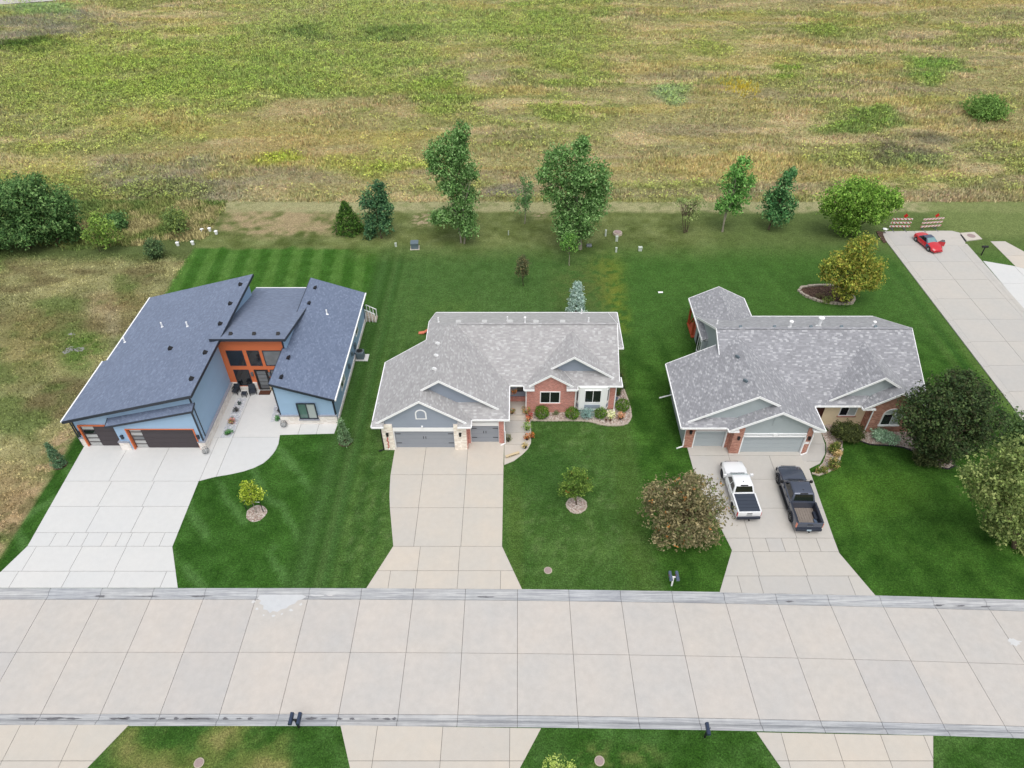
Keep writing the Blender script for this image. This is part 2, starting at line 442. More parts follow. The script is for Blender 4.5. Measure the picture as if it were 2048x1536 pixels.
M['blind'] = plain('white_blind_behind_glass', S(196, 206, 206), .25, .6, .06)
M['frost'] = plain('frosted_glass', S(198, 200, 200), .15, .6, .1)
M['glass_s'] = glass('sky_grey_glass', S(120, 124, 128), .05)
M['bark'] = plain('bark', S(112, 98, 84), .95, .1, .35, 14)
M['bark_p'] = plain('pale_bark', S(176, 168, 152), .95, .1, .25, 14)
M['mulch'] = pebbles('brown_mulch', [S(96, 76, 64), S(130, 104, 90), S(80, 62, 54), S(150, 124, 108)], 9)
M['rock_w'] = pebbles('pink_white_rock', [S(205, 186, 174), S(232, 220, 210), S(186, 160, 148), S(240, 234, 228)], 8)
M['rock_g'] = pebbles('pale_grey_rock', [S(218, 224, 234), S(240, 243, 248), S(196, 203, 216), S(246, 248, 250)], 8, .82)
M['edging'] = plain('stone_edging', S(196, 184, 170), .95, .15, .3, 5)
M['metal_g'] = plain('grey_metal', S(120, 126, 132), .45, .5, .1, metal=.3)
M['util'] = plain('pale_utility_plastic', S(214, 224, 214), .6, .3, .06)
M['util_b'] = plain('slate_utility_box', S(112, 128, 138), .6, .4, .1)
M['iron'] = plain('cast_iron_lid', S(172, 152, 150), .8, .3, .2, 12)
M['mail_b'] = plain('blue_grey_mailbox', S(96, 112, 136), .4, .5, .1)
M['mail_k'] = plain('dark_blue_mailbox', S(52, 66, 92), .35, .5, .1)
M['red'] = plain('red_paint', S(206, 22, 20), .4, .5, .06)
M['pink'] = plain('coral_plastic', S(240, 140, 110), .6, .3, .05)
M['tire'] = plain('tyre_rubber', (.018, .018, .02), .85, .2)
M['rim'] = plain('alloy_rim', S(120, 124, 130), .3, .6, .2, 20, metal=.7)
M['rimw'] = plain('silver_rim', S(196, 200, 206), .3, .6, .1, metal=.6)
M['paint_w'] = plain('white_car_paint', S(244, 246, 249, 1.2), .22, .5, .01, coat=.6)
M['paint_k'] = plain('dark_grey_car_paint', S(92, 100, 118), .25, .5, .04, metal=.45, coat=.7)
M['paint_r'] = plain('red_car_paint', S(218, 40, 52), .25, .5, .03, coat=.6)
M['paint_b'] = plain('teal_blue_panel', S(26, 96, 128), .4, .4, .1)
M['carglass'] = glass('car_glass', (.008, .01, .012), .03)
M['wind_t'] = glass('teal_windscreen', S(128, 166, 172), .04)
M['soft'] = plain('grey_soft_top', S(96, 104, 124), .8, .2, .1)
M['tonneau'] = plain('vinyl_bed_cover', S(66, 74, 88), .6, .3, .06)
M['plastic'] = plain('dark_bumper_plastic', S(52, 58, 72), .6, .3, .08)
M['bedfloor'] = plain('dusty_bed_floor', S(150, 140, 132), .8, .2, .25, 6)
M['tail'] = plain('red_lamp_lens', S(206, 30, 44), .15, .6, .1)
M['lamp_o'] = plain('orange_lamp_lens', S(246, 150, 120), .15, .6, .1)
M['plate'] = plain('number_plate', S(206, 226, 240), .4, .4, .1, 60)
M['barri'] = stripes('barrier_stripes', S(240, 234, 228), S(196, 40, 42), .44, 1.0)
M['barri2'] = stripes('barrier_stripes_mirrored', S(240, 234, 228), S(196, 40, 42), .44, -1.0)

M['wet'] = plain('wet_gutter_water', (.13, .13, .142), .3, .4, .45, 7)
M['pale'] = concrete('pale_cement_smear', S(228, 228, 228), 0, .16)
M['woodlt'] = plain('light_wood', S(226, 206, 170), .7, .2, .15, 8)
M['terra'] = plain('dark_planter', S(52, 50, 54), .6, .3)
M['mat_b'] = plain('brown_door_mat', S(98, 66, 54), .95, .1, .2, 9)
M['porchdark'] = plain('dark_brown_entry', S(84, 48, 40), .5, .3)  # one even dark red-brown for the entry wall

# ================================================================== THE GROUND
rng = np.random.default_rng(7)
def to_lin(c):
    c = np.clip(np.asarray(c) / 255., 0, 1)
    return np.where(c <= .04, c / 12.92, ((c + .055) / 1.055) ** 2.4) / KEX
def dcen(s): return -.00036 * max(0, s + 15) ** 2
def dcenv(s): return -.00036 * np.maximum(0, s + 15) ** 2
YC = 23.62
CURB, NEAR = 4.76, -4.80
def ellp(PX, PY, cx, cy, rx, ry, s=.5):
    r = np.sqrt(((PX - cx) / rx) ** 2 + ((PY - cy) / ry) ** 2)
    return 1 - smooth(1 - s, 1 + s, r)
def lawn_colour(X, Y):
    PX, PY = topx(X, Y)
    j = (fbm(X * .7, Y * .7, 3) - .5) * 1.0
    n1 = fbm(X * .35, Y * .35, 11); n2 = fbm(X * 1.1, Y * 1.1, 23); n3 = fbm(X * 2.6, Y * 2.6, 31)
    C = np.zeros(X.shape + (3,)) + np.array((66., 100, 46))
    # --- third lot
    C = C + np.array((-5., -2, -11))
    st = np.sin(2 * np.pi * (X + .25 * Y + 1.5 * n1) / 3.0)
    C = C + (st * 6)[..., None] * np.array((.8, 1, .6)) + ((n2 - .5) * 46)[..., None] * np.array((.9, 1, .6))
    C = mixc(C, (84., 122, 44), .55 * ellp(PX, PY, 1760, 985, 90, 45) + .3 * ellp(PX, PY, 1690, 1000, 50, 60))
    C = mixc(C, (98., 124, 62), .8 * smooth(44.1, 44.6, X) * smooth(40, 46, Y))
    C = mixc(C, (36., 70, 26), .6 * (1 - smooth(.18, .32, np.abs(X - 43.55))) * smooth(38, 46, Y))
    C = mixc(C, (104., 124, 70), .35 * (1 - smooth(.2, .5, np.abs(X - 42.7))) * smooth(38, 46, Y))
    C = mixc(C, (76., 112, 52), .7 * smooth(50, 62, Y) * (X > 9))
    # --- second lot
    m2 = 1 - smooth(9.8, 10.8, X + j * 1.4)
    c2 = np.zeros_like(C) + np.array((76., 108, 51))
    c2 = c2 + ((n1 - .5) * 26)[..., None] * np.array((1, .9, .7)) + ((n2 - .5) * 30)[..., None] * np.array((1, .9, .8)) + ((n3 - .5) * 16)[..., None]
    c2 = mixc(c2, (96., 116, 68), .5 * smooth(.62, .75, n3) * smooth(28, 33, Y) * (1 - smooth(44, 47, Y)))
    band = np.sin(2 * np.pi * (X + .3 * n1) / 1.5)
    wl = (1 - smooth(-11.0, -9.6, X)) + smooth(-3, 2, -np.abs(X - 11) + 1) * .0
    c2 = c2 + (band * 6 * wl)[..., None] * np.array((1, .9, .6))
    c2 = mixc(c2, (88., 112, 52), .5 * (1 - smooth(.3, .8, np.abs(X + 0.2))) * (1 - smooth(38, 40, Y)))
    c2 = mixc(c2, (54., 90, 38), .5 * ellp(PX, PY, 1090, 950, 70, 60))
    c2 = mixc(c2, (92., 106, 50), .45 * (1 - smooth(.5, 1.4, np.abs(X - 10.6))) * smooth(44, 50, Y) * (1 - smooth(60, 66, Y)))
    c2 = mixc(c2, (76., 104, 44), .5 * (1 - smooth(.5, 1.6, np.abs(X - 9.0))) * (1 - smooth(46, 50, Y)))
    c2 = mixc(c2, (80., 112, 58), .6 * smooth(50, 60, Y))
    C = mixc(C, c2, m2)
    # worn and weedy patches behind the middle house
    for e, cc, a in [((1212, 545, 30, 34), (128, 138, 48), .75), ((1226, 590, 22, 36), (138, 142, 50), .75), ((1245, 640, 16, 28), (122, 134, 46), .6), ((1180, 560, 60, 40), (96, 112, 58), .6), ((1160, 590, 50, 40), (92, 100, 54), .5),
                     ((900, 640, 60, 40), (84, 114, 50), .5), ((740, 610, 26, 60), (96, 116, 62), .5), ((735, 660, 20, 22), (150, 136, 104), .55), ((715, 730, 26, 10), (120, 112, 84), .5)]:
        C = mixc(C, np.array(cc, float), a * ellp(PX, PY, *e, .8) * smooth(.32, .6, n2 * .5 + n3 * .5))
    # --- first lot
    m1 = (1 - smooth(-13.7, -13.2, X + j * .25))
    c1 = np.zeros_like(C) + np.array((58., 97, 36))
    c1 = c1 + ((n1 - .5) * 24)[..., None] * np.array((.9, 1, .6)) + ((n2 - .5) * 34)[..., None] * np.array((.9, 1, .8))
    w = X * .62 + Y * .55 + 3.0 * fbm(X * .12, Y * .12, 5) + .5 * n2
    tr = smooth(.45, .97, np.sin(2 * np.pi * w / 2.3)) * smooth(.34, .5, fbm(X * .25, Y * .25, 41))
    w2 = X * .75 - Y * .35 + 2.5 * fbm(X * .1, Y * .1, 6)
    tr = np.maximum(tr, smooth(.6, .98, np.sin(2 * np.pi * w2 / 3.1)) * smooth(.5, .64, fbm(X * .22, Y * .22, 47)))
    c1 = mixc(c1, (96., 134, 76), .6 * tr * (1 - smooth(44, 46, Y)))
    bs = smooth(-.35, .35, np.sin(2 * np.pi * (X + .10 * (Y - 60) + .25 * n2) / 2.55))
    cb = mixc(mixc(np.zeros_like(C) + np.array((58., 100, 34)), (92., 130, 60), bs), (72., 112, 44), .4 + 0 * X)
    cb = cb + ((n2 - .5) * 24)[..., None]
    c1 = mixc(c1, cb, smooth(57, 61, Y))
    # strip between the first two houses, mown up and down
    sb = np.sin(2 * np.pi * (X + .2 * n2) / 1.6)
    c1 = mixc(c1, np.zeros_like(C) + np.array((66., 100, 46)) + (sb * 6)[..., None], (smooth(-17.5, -16.0, X)))
    c1 = mixc(c1, (86., 112, 60), .5 * (1 - smooth(.1, .3, np.abs(X + 14.4))) )
    C = mixc(C, c1, m1)
    # --- rear strip behind the lots
    yb = Y + j * 1.6
    rear = smooth(74.8, 75.6, yb) * (1 - smooth(-21.5, -19.0, X)) + smooth(71, 78, yb) * smooth(-21.5, -19, X)
    c3 = np.zeros_like(C) + np.array((108., 120, 70)) + ((n1 - .5) * 60)[..., None] * np.array((1, .9, .8)) + ((n2 - .5) * 40)[..., None]
    c3 = mixc(c3, (98., 118, 66), smooth(18, 30, X) * .8)
    C = mixc(C, c3, np.clip(rear, 0, 1))
    C = mixc(C, (168., 152, 118), np.clip(1.25 * ellp(PX, PY, 560, 440, 150, 34, .4), 0, 1) * smooth(.3, .62, n1 * .5 + n2 * .5))
    C = mixc(C, (200., 178, 150), ellp(PX, PY, 845, 440, 20, 12, .8) * smooth(.4, .6, n3))
    C = mixc(C, (196., 172, 146), ellp(PX, PY, 1078, 425, 14, 10, .8) * smooth(.4, .6, n3))
    C = mixc(C, (166., 164, 122), smooth(83.9, 84.9, Y + j) * (1 - .5 * smooth(.5, .7, n2)))
    C = mixc(C, (124., 138, 84), .8 * smooth(52, 56, X) * smooth(77, 79, Y))
    # --- the empty lot on the far left
    mv = 1 - smooth(-38.75, -38.35, X + j * .35 + .02 * (Y - 40))
    cv = np.zeros_like(C) + np.array((148., 146, 102)) + ((fbm(X * .25, Y * .5, 61) - .5) * 56)[..., None] * np.array((1, .85, .7)) + ((n2 - .5) * 40)[..., None]
    cv = mixc(cv, (116., 108, 76), .8 * smooth(.52, .66, fbm(X * .14, Y * .3, 71)))
    cv = mixc(cv, (96., 116, 62), .7 * smooth(.5, .68, fbm(X * .16 + 9, Y * .22, 77)))
    cv = mixc(cv, (180., 158, 124), .9 * (1 - smooth(.4, 1.6, np.abs(X + 39.6))) * (1 - smooth(43, 47, Y)) * smooth(.35, .6, n2))
    for e, cc, a in [((205, 615, 34, 26), (196, 180, 150), .7), ((225, 640, 14, 40), (186, 176, 148), .6), ((150, 700, 34, 40), (88, 116, 52), .9), ((185, 690, 26, 20), (92, 120, 52), .7), ((240, 605, 60, 20), (122, 104, 70), .6), ((120, 640, 150, 18), (120, 110, 76), .5), ((60, 690, 60, 60), (134, 122, 78), .5), ((20, 980, 50, 60), (166, 144, 108), .6)]:
        cv = mixc(cv, np.array(cc, float), a * ellp(PX, PY, *e, .7) * smooth(.25, .55, n2 * .6 + n3 * .4))
    cv = mixc(cv, (86., 104, 58), .8 * smooth(71.5, 74, Y + j * 2))
    C = mixc(C, cv, mv)
    return to_lin(C + ((n3 - .5) * 10)[..., None])
def near_colour(X, Y):
    PX, PY = topx(X, Y); n1 = fbm(X * .5, Y * .5, 13); n2 = fbm(X * 1.6, Y * 1.6, 29)
    C = np.zeros(X.shape + (3,)) + np.array((62., 98, 40)) + ((n1 - .5) * 30)[..., None] + ((n2 - .5) * 30)[..., None]
    dry = (1 - smooth(560, 600, PX)) * smooth(180, 260, PX)
    C = mixc(C, (118., 126, 68), .75 * dry * smooth(.3, .55, n1))
    C = mixc(C, (150., 142, 92), .7 * dry * smooth(.55, .72, n1))
    C = mixc(C, (132., 132, 78), .5 * ellp(PX, PY, 1230, 1512, 90, 26) * smooth(.4, .6, n2))
    C = mixc(C, (92., 124, 64), .4 * smooth(1380, 1420, PX) * smooth(.45, .6, n1))
    return to_lin(C)
def grid_sheet(name, xs, ys_of, nt, colour, mat, zf=None):
    T = np.linspace(0, 1, nt); Xg = np.repeat(xs[None, :], nt, 0); Yg = ys_of(Xg, T[:, None]) + 0 * Xg
    C = colour(Xg, Yg); Zg = np.zeros_like(Xg) if zf is None else zf(Xg, Yg)
    V = np.stack([Xg, Yg, Zg], -1).reshape(-1, 3); n = len(xs)
    i = (np.arange(nt - 1)[:, None] * n + np.arange(n - 1)[None]).ravel()
    F = np.stack([i, i + 1, i + n + 1, i + n], 1)
    return tag(col_mesh(name, V, F, C.reshape(-1, 3), mat, nv=4), kind='structure')
gb = MB().face([(-3000, -3000, -.6), (3000, -3000, -.6), (3000, 5000, -.6), (-3000, 5000, -.6)])
q = N('far_prairie'); M['prairie'] = q.out(q.mix(q.noise(.02, 5, q.coord()), S(150, 146, 92), S(120, 132, 70)), .95, spec=.1)
gb.build('ground', M['prairie'], kind='structure')
LAWN_TOP = 87.4
grid_sheet('lawn', np.arange(-78, 78.01, .27), lambda X, t: (YC + CURB + dcenv(X)) * (1 - t) + LAWN_TOP * t, 230, lawn_colour, M['lawn'])
grid_sheet('near_lawn', np.arange(-45, 45.01, .25), lambda X, t: 6 * (1 - t) + (YC + NEAR + dcenv(X)) * t, 60, near_colour, M['lawn'])

# ------------------------------------------------------------------ the field behind
PATCH = [(330, 150, 330, 78, (136, 156, 66), .9), (620, 130, 260, 72, (130, 150, 72), .8), (90, 205, 170, 60, (130, 146, 72), .7), (760, 40, 320, 46, (142, 158, 82), .75), (1120, 66, 130, 74, (128, 148, 68), .8),
         (550, 322, 52, 14, (158, 170, 58), 1), (770, 325, 120, 18, (142, 160, 62), .9), (850, 190, 90, 34, (122, 146, 60), .8), (50, 88, 70, 16, (74, 100, 40), .9), (60, 45, 130, 26, (122, 122, 108), .7),
         (300, 352, 120, 34, (138, 134, 116), .75), (400, 375, 90, 26, (140, 134, 112), .7), (680, 235, 260, 30, (172, 154, 104), .6), (620, 300, 300, 30, (174, 152, 96), .5),
         (1825, 300, 70, 24, (104, 102, 78), .8), (1850, 325, 60, 18, (120, 136, 84), .7), (1735, 245, 70, 22, (112, 138, 62), .9), (1480, 172, 34, 16, (178, 164, 84), .6), (775, 288, 42, 13, (172, 164, 84), .8), (1335, 188, 44, 12, (134, 156, 100), .9),
         (1865, 135, 60, 18, (104, 142, 58), .85), (1400, 97, 56, 13, (120, 144, 56), .8), (1110, 220, 60, 18, (124, 146, 60), .7), (1150, 140, 60, 30, (124, 148, 60), .6), (1575, 142, 30, 16, (124, 152, 58), .8), (940, 8, 60, 12, (186, 170, 92), .5),
         (80, 330, 150, 40, (150, 156, 62), .5), (620, 65, 60, 14, (84, 110, 52), .6), (780, 70, 80, 12, (84, 112, 50), .5), (1650, 60, 60, 12, (118, 140, 56), .7), (1330, 90, 200, 60, (170, 158, 96), .4), (1000, 380, 70, 10, (128, 122, 108), .7), (260, 400, 190, 30, (104, 122, 62), .7), (60, 15, 90, 14, (122, 156, 92), .8)]
def field_colour(X, Y, grain=True):
    PX, PY = topx(X, Y)
    a = fbm(X * .035, Y * .09, 101, 5); b = fbm(X * .11, Y * .26, 111, 4); d = fbm(X * .5, Y * .8, 131, 3)
    C = np.zeros(X.shape + (3,)) + np.array((160., 152, 98))
    C = mixc(C, (146., 150, 84), smooth(.42, .62, a))
    C = mixc(C, (192., 172, 124), .8 * smooth(.5, .66, b))
    C = mixc(C, (148., 136, 104), .55 * smooth(.56, .7, fbm(X * .07 + 30, Y * .3, 141, 4)))
    C = mixc(C, (176., 160, 80), .5 * smooth(.55, .7, fbm(X * .06 + 70, Y * .2, 151, 4)))
    jx = (fbm(X * .15, Y * .25, 161, 5) - .5) * 240; jy = (fbm(X * .15 + 50, Y * .25, 171, 5) - .5) * 110; hole = smooth(.36, .5, fbm(X * .2 + 11, Y * .36, 181, 4))
    for cx, cy, rx, ry, cc, s in PATCH:
        C = mixc(C, np.array(cc, float), s * ellp(PX + jx * min(1, rx / 120), PY + jy * min(1, ry / 30), cx, cy, rx, ry, .55) * (1 - .4 * (1 - hole) * (rx > 80)))
    C = C + (4 * np.sin(Y * 1.35 + 3 * b) * smooth(900, 1300, PX))[..., None] * np.array((1, .9, .7))
    C = C * 1.05; C = C + (C.mean(-1, keepdims=True) - C) * .2
    if grain: C = C + ((d - .5) * 44)[..., None] * np.array((1, .95, .8))
    return to_lin(C)
grid_sheet('field', np.arange(-190, 190.1, 1.0), lambda X, t: LAWN_TOP * (1 - t) + 330 * t, 330, field_colour, M['field'], lambda X, Y: -.02 + .1 * (fbm(X * .2, Y * .2, 7) - .5) * smooth(88, 92, Y))

# ------------------------------------------------------------------ slabs
def clip_poly(P, ax, v, keep_lo):
    out = []
    for i in range(len(P)):
        a, b = P[i], P[(i + 1) % len(P)]; ia = (a[ax] <= v) == keep_lo; ib = (b[ax] <= v) == keep_lo
        if ia: out.append(a)
        if ia != ib:
            t = (v - a[ax]) / (b[ax] - a[ax]); out.append((a[0] + (b[0] - a[0]) * t, a[1] + (b[1] - a[1]) * t))
    return out
def parea(P): return .5 * sum(P[i][0] * P[(i + 1) % len(P)][1] - P[(i + 1) % len(P)][0] * P[i][1] for i in range(len(P)))
def cleanp(P):
    Q = []
    for p in P:
        if not Q or (abs(p[0] - Q[-1][0]) + abs(p[1] - Q[-1][1])) > .015: Q.append(p)
    if len(Q) > 1 and abs(Q[0][0] - Q[-1][0]) + abs(Q[0][1] - Q[-1][1]) < .015: Q.pop()
    return Q
GAP = .014
def slab_cells(parent, poly, xc, yc, mat, z=.03, th=.05, name='slab'):
    xs = [-999] + sorted(xc) + [999]; ys = [-999] + sorted(yc) + [999]
    for i in range(len(xs) - 1):
        for j in range(len(ys) - 1):
            P = clip_poly(poly, 0, xs[i] + GAP, False)
            if len(P) > 2: P = clip_poly(P, 0, xs[i + 1] - GAP, True)
            if len(P) > 2: P = clip_poly(P, 1, ys[j] + GAP, False)
            if len(P) > 2: P = clip_poly(P, 1, ys[j + 1] - GAP, True)
            P = cleanp(P)
            if len(P) < 3 or abs(parea(P)) < .04: continue
            if parea(P) < 0: P = P[::-1]
            MB().ext([(x, y, z) for x, y in P], (0, 0, -th)).build(name, mat, parent)
def sheet(name, poly, mat, z, parent=None, kind='structure', t=.0):
    if parea(poly) < 0: poly = poly[::-1]
    b = MB()
    if t: b.ext([(x, y, z) for x, y in poly], (0, 0, -t))
    else: b.face([(x, y, z) for x, y in poly])
    return b.build(name, mat, parent, kind=kind)
def gp(*pts, z=0): return [g(x, y, z) for x, y in pts]

# the street
ZR = -.12
def rp(s, off, z=ZR): return (s - off * .0027 * max(0, s) , YC + dcen(s) + off, z)
b = MB(); ss = [-64 + 4 * k for k in range(33)]
for a, c in zip(ss, ss[1:]): b.face([rp(a, NEAR, ZR - .06), rp(c, NEAR, ZR - .06), rp(c, CURB, ZR - .06), rp(a, CURB, ZR - .06)])
road = b.build('road', M['subbase'], kind='structure')
J = [-.04 + 3.705 * k for k in range(-15, 16)]
for a, c in zip(J, J[1:]):
    a2, c2 = a + GAP, c - GAP
    for o0, o1 in ((-4.05, -.012), (.012, 3.94)):
        MB().ext([rp(a2, o0), rp(c2, o0), rp(c2, o1), rp(a2, o1)], (0, 0, -.08)).build('slab', M['road'], road)
    for prof, mm in (([(3.965, ZR), (4.16, ZR - .03), (4.3, ZR - .02), (4.44, -.035), (4.54, -.004), (4.79, .006)], 1), ([(-4.075, ZR), (-4.27, ZR - .03), (-4.4, ZR - .02), (-4.53, -.035), (-4.62, -.004), (-4.84, .006)], -1)):
        b = MB(); A = [rp(a2, o, z) for o, z in prof]; Cc = [rp(c2, o, z) for o, z in prof]
        A.append(rp(a2, prof[-1][0], -.3)); A.append(rp(a2, prof[0][0], -.3)); Cc.append(rp(c2, prof[-1][0], -.3)); Cc.append(rp(c2, prof[0][0], -.3))
        b.loft([A, Cc]).build('kerb', M['gutter'], road)
def blob(cx, cy, rx, ry, n=22, seed=0, jag=.25):
    r = random.Random(seed); ph = [r.uniform(0, 6.28) for _ in range(4)]
    return [(cx + rx * math.cos(t) * (1 + jag * (math.sin(3 * t + ph[0]) * .5 + math.sin(5 * t + ph[1]) * .35 + math.sin(8 * t + ph[2]) * .3)),
             cy + ry * math.sin(t) * (1 + jag * (math.sin(2 * t + ph[3]) * .5 + math.sin(7 * t + ph[1]) * .4))) for t in [2 * math.pi * k / n for k in range(n)]]
for i, (px, py, w) in enumerate([(45, 1437, 7), (62, 1437, 14), (108, 1436, 22), (145, 1436, 16), (232, 1436, 16), (252, 1436, 10), (300, 1437, 16), (323, 1437, 7), (352, 1437, 5), (375, 1437, 14), (402, 1437, 28), (450, 1438, 6), (478, 1438, 6), (500, 1438, 6),
                               (621, 1439, 12), (647, 1439, 6), (679, 1439, 5), (704, 1439, 5), (749, 1439, 8), (774, 1439, 8), (788, 1439, 4), (970, 1188, 20), (1577, 1197, 9), (1874, 1202, 11), (1917, 1203, 12), (1965, 1203, 11), (205, 1185, 12), (300, 1186, 26), (400, 1186, 26)]):
    x, y = g(px, py, ZR - .02); s0 = 1 if py < 1300 else -1
    yo = YC + dcen(x) + (4.23 if s0 > 0 else -4.335)
    sheet('puddle', blob(x, yo, w * .03, .05 + .035 * (i % 3) * .5, 18, i, .55), M['wet'], ZR - .016)
x, y = g(560, 1206, ZR); sheet('cement_smear', [(x + dx_, y + dy_) for dx_, dy_ in [(-1.6, .62), (-.9, .7), (.2, .66), (1.3, .7), (1.75, .5), (1.5, .28), (1.2, .2), (1.05, -.05), (.7, -.2), (.55, -.42), (.2, -.5), (.0, -.7), (-.35, -.62), (-.5, -.8), (-.75, -.55), (-1.05, -.5), (-1.1, -.2), (-1.45, -.05), (-1.4, .2), (-1.7, .35)]], M['pale'], ZR + .004)
for i_, (a_, c_, r_) in enumerate([(-1.9, .1, .14), (-1.5, -.45, .1), (-.2, -1.0, .12), (.9, -.55, .14), (1.5, -.1, .1), (2.4, .62, .5), (3.4, .66, .3), (-.9, -.95, .07), (.35, -.85, .07)]): sheet('cement_smear', blob(x + a_, y + c_, r_, min(r_, .1), 14, 60 + i_, .4), M['pale'], ZR + .004)
x, y = g(2028, 1284, ZR); sheet('paint_spill', blob(x, y, .4, .22, 26, 8, .5), M['pale'], ZR + .004)

# driveways
def driveway(poly, name='driveway'):
    return sheet(name, poly, M['subbase'], .006)
curve1 = gp((430, 954), (460, 949), (487, 943), (508, 936), (526, 927), (537, 918), (546, 908), (552, 899), (557, 888), (560, 870))
d1 = [(-37.4, 43.0), (-26.6, 43.0), (-26.6, 49.9), (-20.9, 49.9), (-20.9, 45.2), (-16.05, 45.2), (-16.14, 43.87)] + curve1[::-1] + [(-26.19, 38.41), (-25.99, 31.95), (-24.32, 28.43), (-38.15, 28.43), (-36.9, 32.0)]
dw = driveway(d1)
for y0, y1, xc in [(43.42, 60, (-24.9, -19.3, -17.7)), (38.4, 43.42, (-33.55, -29.98, -26.15, -24.9)), (35.78, 38.4, (-33.3, -29.8)), (33.24, 35.78, (-33.1, -29.65)), (31.99, 33.24, (-35.3, -33.95, -32.85, -31.4, -30.3, -29.5, -28.2, -27.0)), (29.8, 31.99, (-36.2, -32.75, -29.45)), (0, 29.8, (-36.4, -32.65, -29.35, -25.6))]:
    P = clip_poly(d1, 1, y0 + GAP, False); P = clip_poly(P, 1, y1 - GAP, True); slab_cells(dw, P, xc, (), M['drive1'])
d2 = [(-10.56, 42.4), (-10.54, 39.05), (-10.45, 38), (-10.32, 36.8), (-10.12, 35.6), (-9.38, 32.0), (-10.83, 28.4), (.28, 28.32), (-1.2, 31.97), (-1.22, 40.4), (-1.2, 43.1), (-4.3, 43.1), (-4.3, 42.4)]
dw = driveway(d2)
for y0, y1, xc in [(39.1, 60, (-7.9, -4.3)), (35.65, 39.1, (-7.88, -4.3)), (31.98, 35.65, (-7.85, -4.3)), (29.85, 31.98, (-7.34, -4.36)), (0, 29.85, (-9.29, -7.33, -4.35, -1.26))]:
    P = clip_poly(d2, 1, y0 + GAP, False); P = clip_poly(P, 1, y1 - GAP, True); slab_cells(dw, P, xc, (), M['drive2'])
w2 = gp((1008.5, 930), (1028, 922), (1044.5, 909.5), (1056, 898), (1062, 886), (1062.5, 866), (1061, 842)) + [(.95, 47.0), (.6, 47.0), (.6, 48.2), (-1.0, 48.2), (-1.19, 44)]
dw = driveway(w2, 'front_walk'); slab_cells(dw, w2, (), (42.55, 44.0, 45.5), M['drive2'], z=.034)
d3 = [(14.55, 42.6), (14.63, 38.7), (16.02, 31.65), (14.33, 28.06), (25.3, 27.8), (23.96, 31.37), (23.99, 32.72), (24.28, 39.59), (24.4, 41.75), (18, 41.75), (18, 42.6)]
dw = driveway(d3)
for y0, y1, xc in [(41.25, 60, (17.9,)), (38.6, 41.25, (17.9, 21.35)), (35.6, 38.6, (17.75, 21.3)), (32.73, 35.6, (17.6, 21.2)), (31.5, 32.73, (17.57, 18.8, 20.0, 21.1, 22.65)), (29.4, 31.5, (17.5, 21.0)), (0, 29.4, (15.9, 17.43, 20.9, 23.92))]:
    P = clip_poly(d3, 1, y0 + GAP, False); P = clip_poly(P, 1, y1 - GAP, True); slab_cells(dw, P, xc, (), M['drive3'])
w3 = gp((1600, 905), (1612, 941), (1640, 927), (1650, 908), (1650, 890), (1642, 866), (1628, 858), (1612, 875))
dw = driveway(w3, 'front_walk'); slab_cells(dw, w3, (), (40.6, 42.6), M['drive3'], z=.034)
for P, xc in [([g(258, 1450), g(175, 1536), (g(175, 1536)[0] - 2.4, 8), (-46, 8), (-46, 18.8)], (-30.5, -27.0)), ([g(681, 1451), g(1082, 1457), g(1040, 1536), (g(1040, 1536)[0] - 1.5, 8), (g(700, 1536)[0] + 1.0, 8), g(700, 1536)], (-12.2, -8.6, -4.6, -.5)),
              ([g(1513, 1465), g(1866, 1472), g(1866, 1536), (g(1866, 1536)[0], 8), (20, 8), g(1562, 1536)], (16.0, 19.2, 22, 24.6))]:
    dw = driveway(P); slab_cells(dw, P, xc, (16.75, 12.5), M['drive2'])

# side street on the far right with a turning end
P = [(45.2, 32), (45.2, 78.6), (45.5, 79.35), (54.4, 79.55), (55.2, 79.0), (54.9, 77.0), (54.45, 75.9), (54.3, 72), (53.9, 62), (53.6, 32)]
side = sheet('side_street', P, M['subbase'], .006)
slab_cells(side, clip_poly(clip_poly(P, 0, 45.95, False), 0, 53.5, True), (49.65,), tuple(45.6 + 3.8 * k for k in range(9)), M['side'])
slab_cells(side, [(53.5, 75.95), (54.45, 75.95), (54.9, 77.0), (55.2, 79.0), (54.4, 79.5), (53.5, 79.5)], (), (77.7,), M['side'])
for xa, xb, k in ((45.16, 45.94, 0), (53.52, 54.3, 1)):
    y = 34.
    while y < 77.5:
        y2 = min(y + 3.8, 78.9 if not k else 76.2); b = MB(); xs = [(xa, .09), (xa + .22, .085), (xa + .4, .012), (xb, .03)] if not k else [(xa, .03), (xb - .4, .012), (xb - .22, .085), (xb + .1 , .09)]
        sh = lambda yy: (.0 if not k else (yy - 62) * .022 if yy > 62 else 0)
        A = [(x + (sh(y + .012) if z > .05 else 0), y + .012, z) for x, z in xs] + [(xs[-1][0] + sh(y), y + .012, -.1), (xs[0][0] + sh(y), y + .012, -.1)]
        B_ = [(x + (sh(y2 - .012) if z > .05 else 0), y2 - .012, z) for x, z in xs] + [(xs[-1][0] + sh(y2), y2 - .012, -.1), (xs[0][0] + sh(y2), y2 - .012, -.1)]
        b.loft([A, B_]).build('kerb', M['side'], side); y = y2
        if k and y > 76: break
P = gp((1966, 522), (2031, 533)) + [(60.5, 69.5), (66, 66), (66, 55), (54.75, 55), (54.4, 62.5)]
dw = driveway(P); slab_cells(dw, P, (57.9, 61.5), (67.6, 64.3, 60), M['drive1'])
P = gp((1981, 483), (2010, 483)) + [(62.6, 70.3), (60.6, 69.4), (58.05, 71.25)]
dw = driveway(P, 'sidewalk'); slab_cells(dw, P, (), (73.6,), M['drive2'])
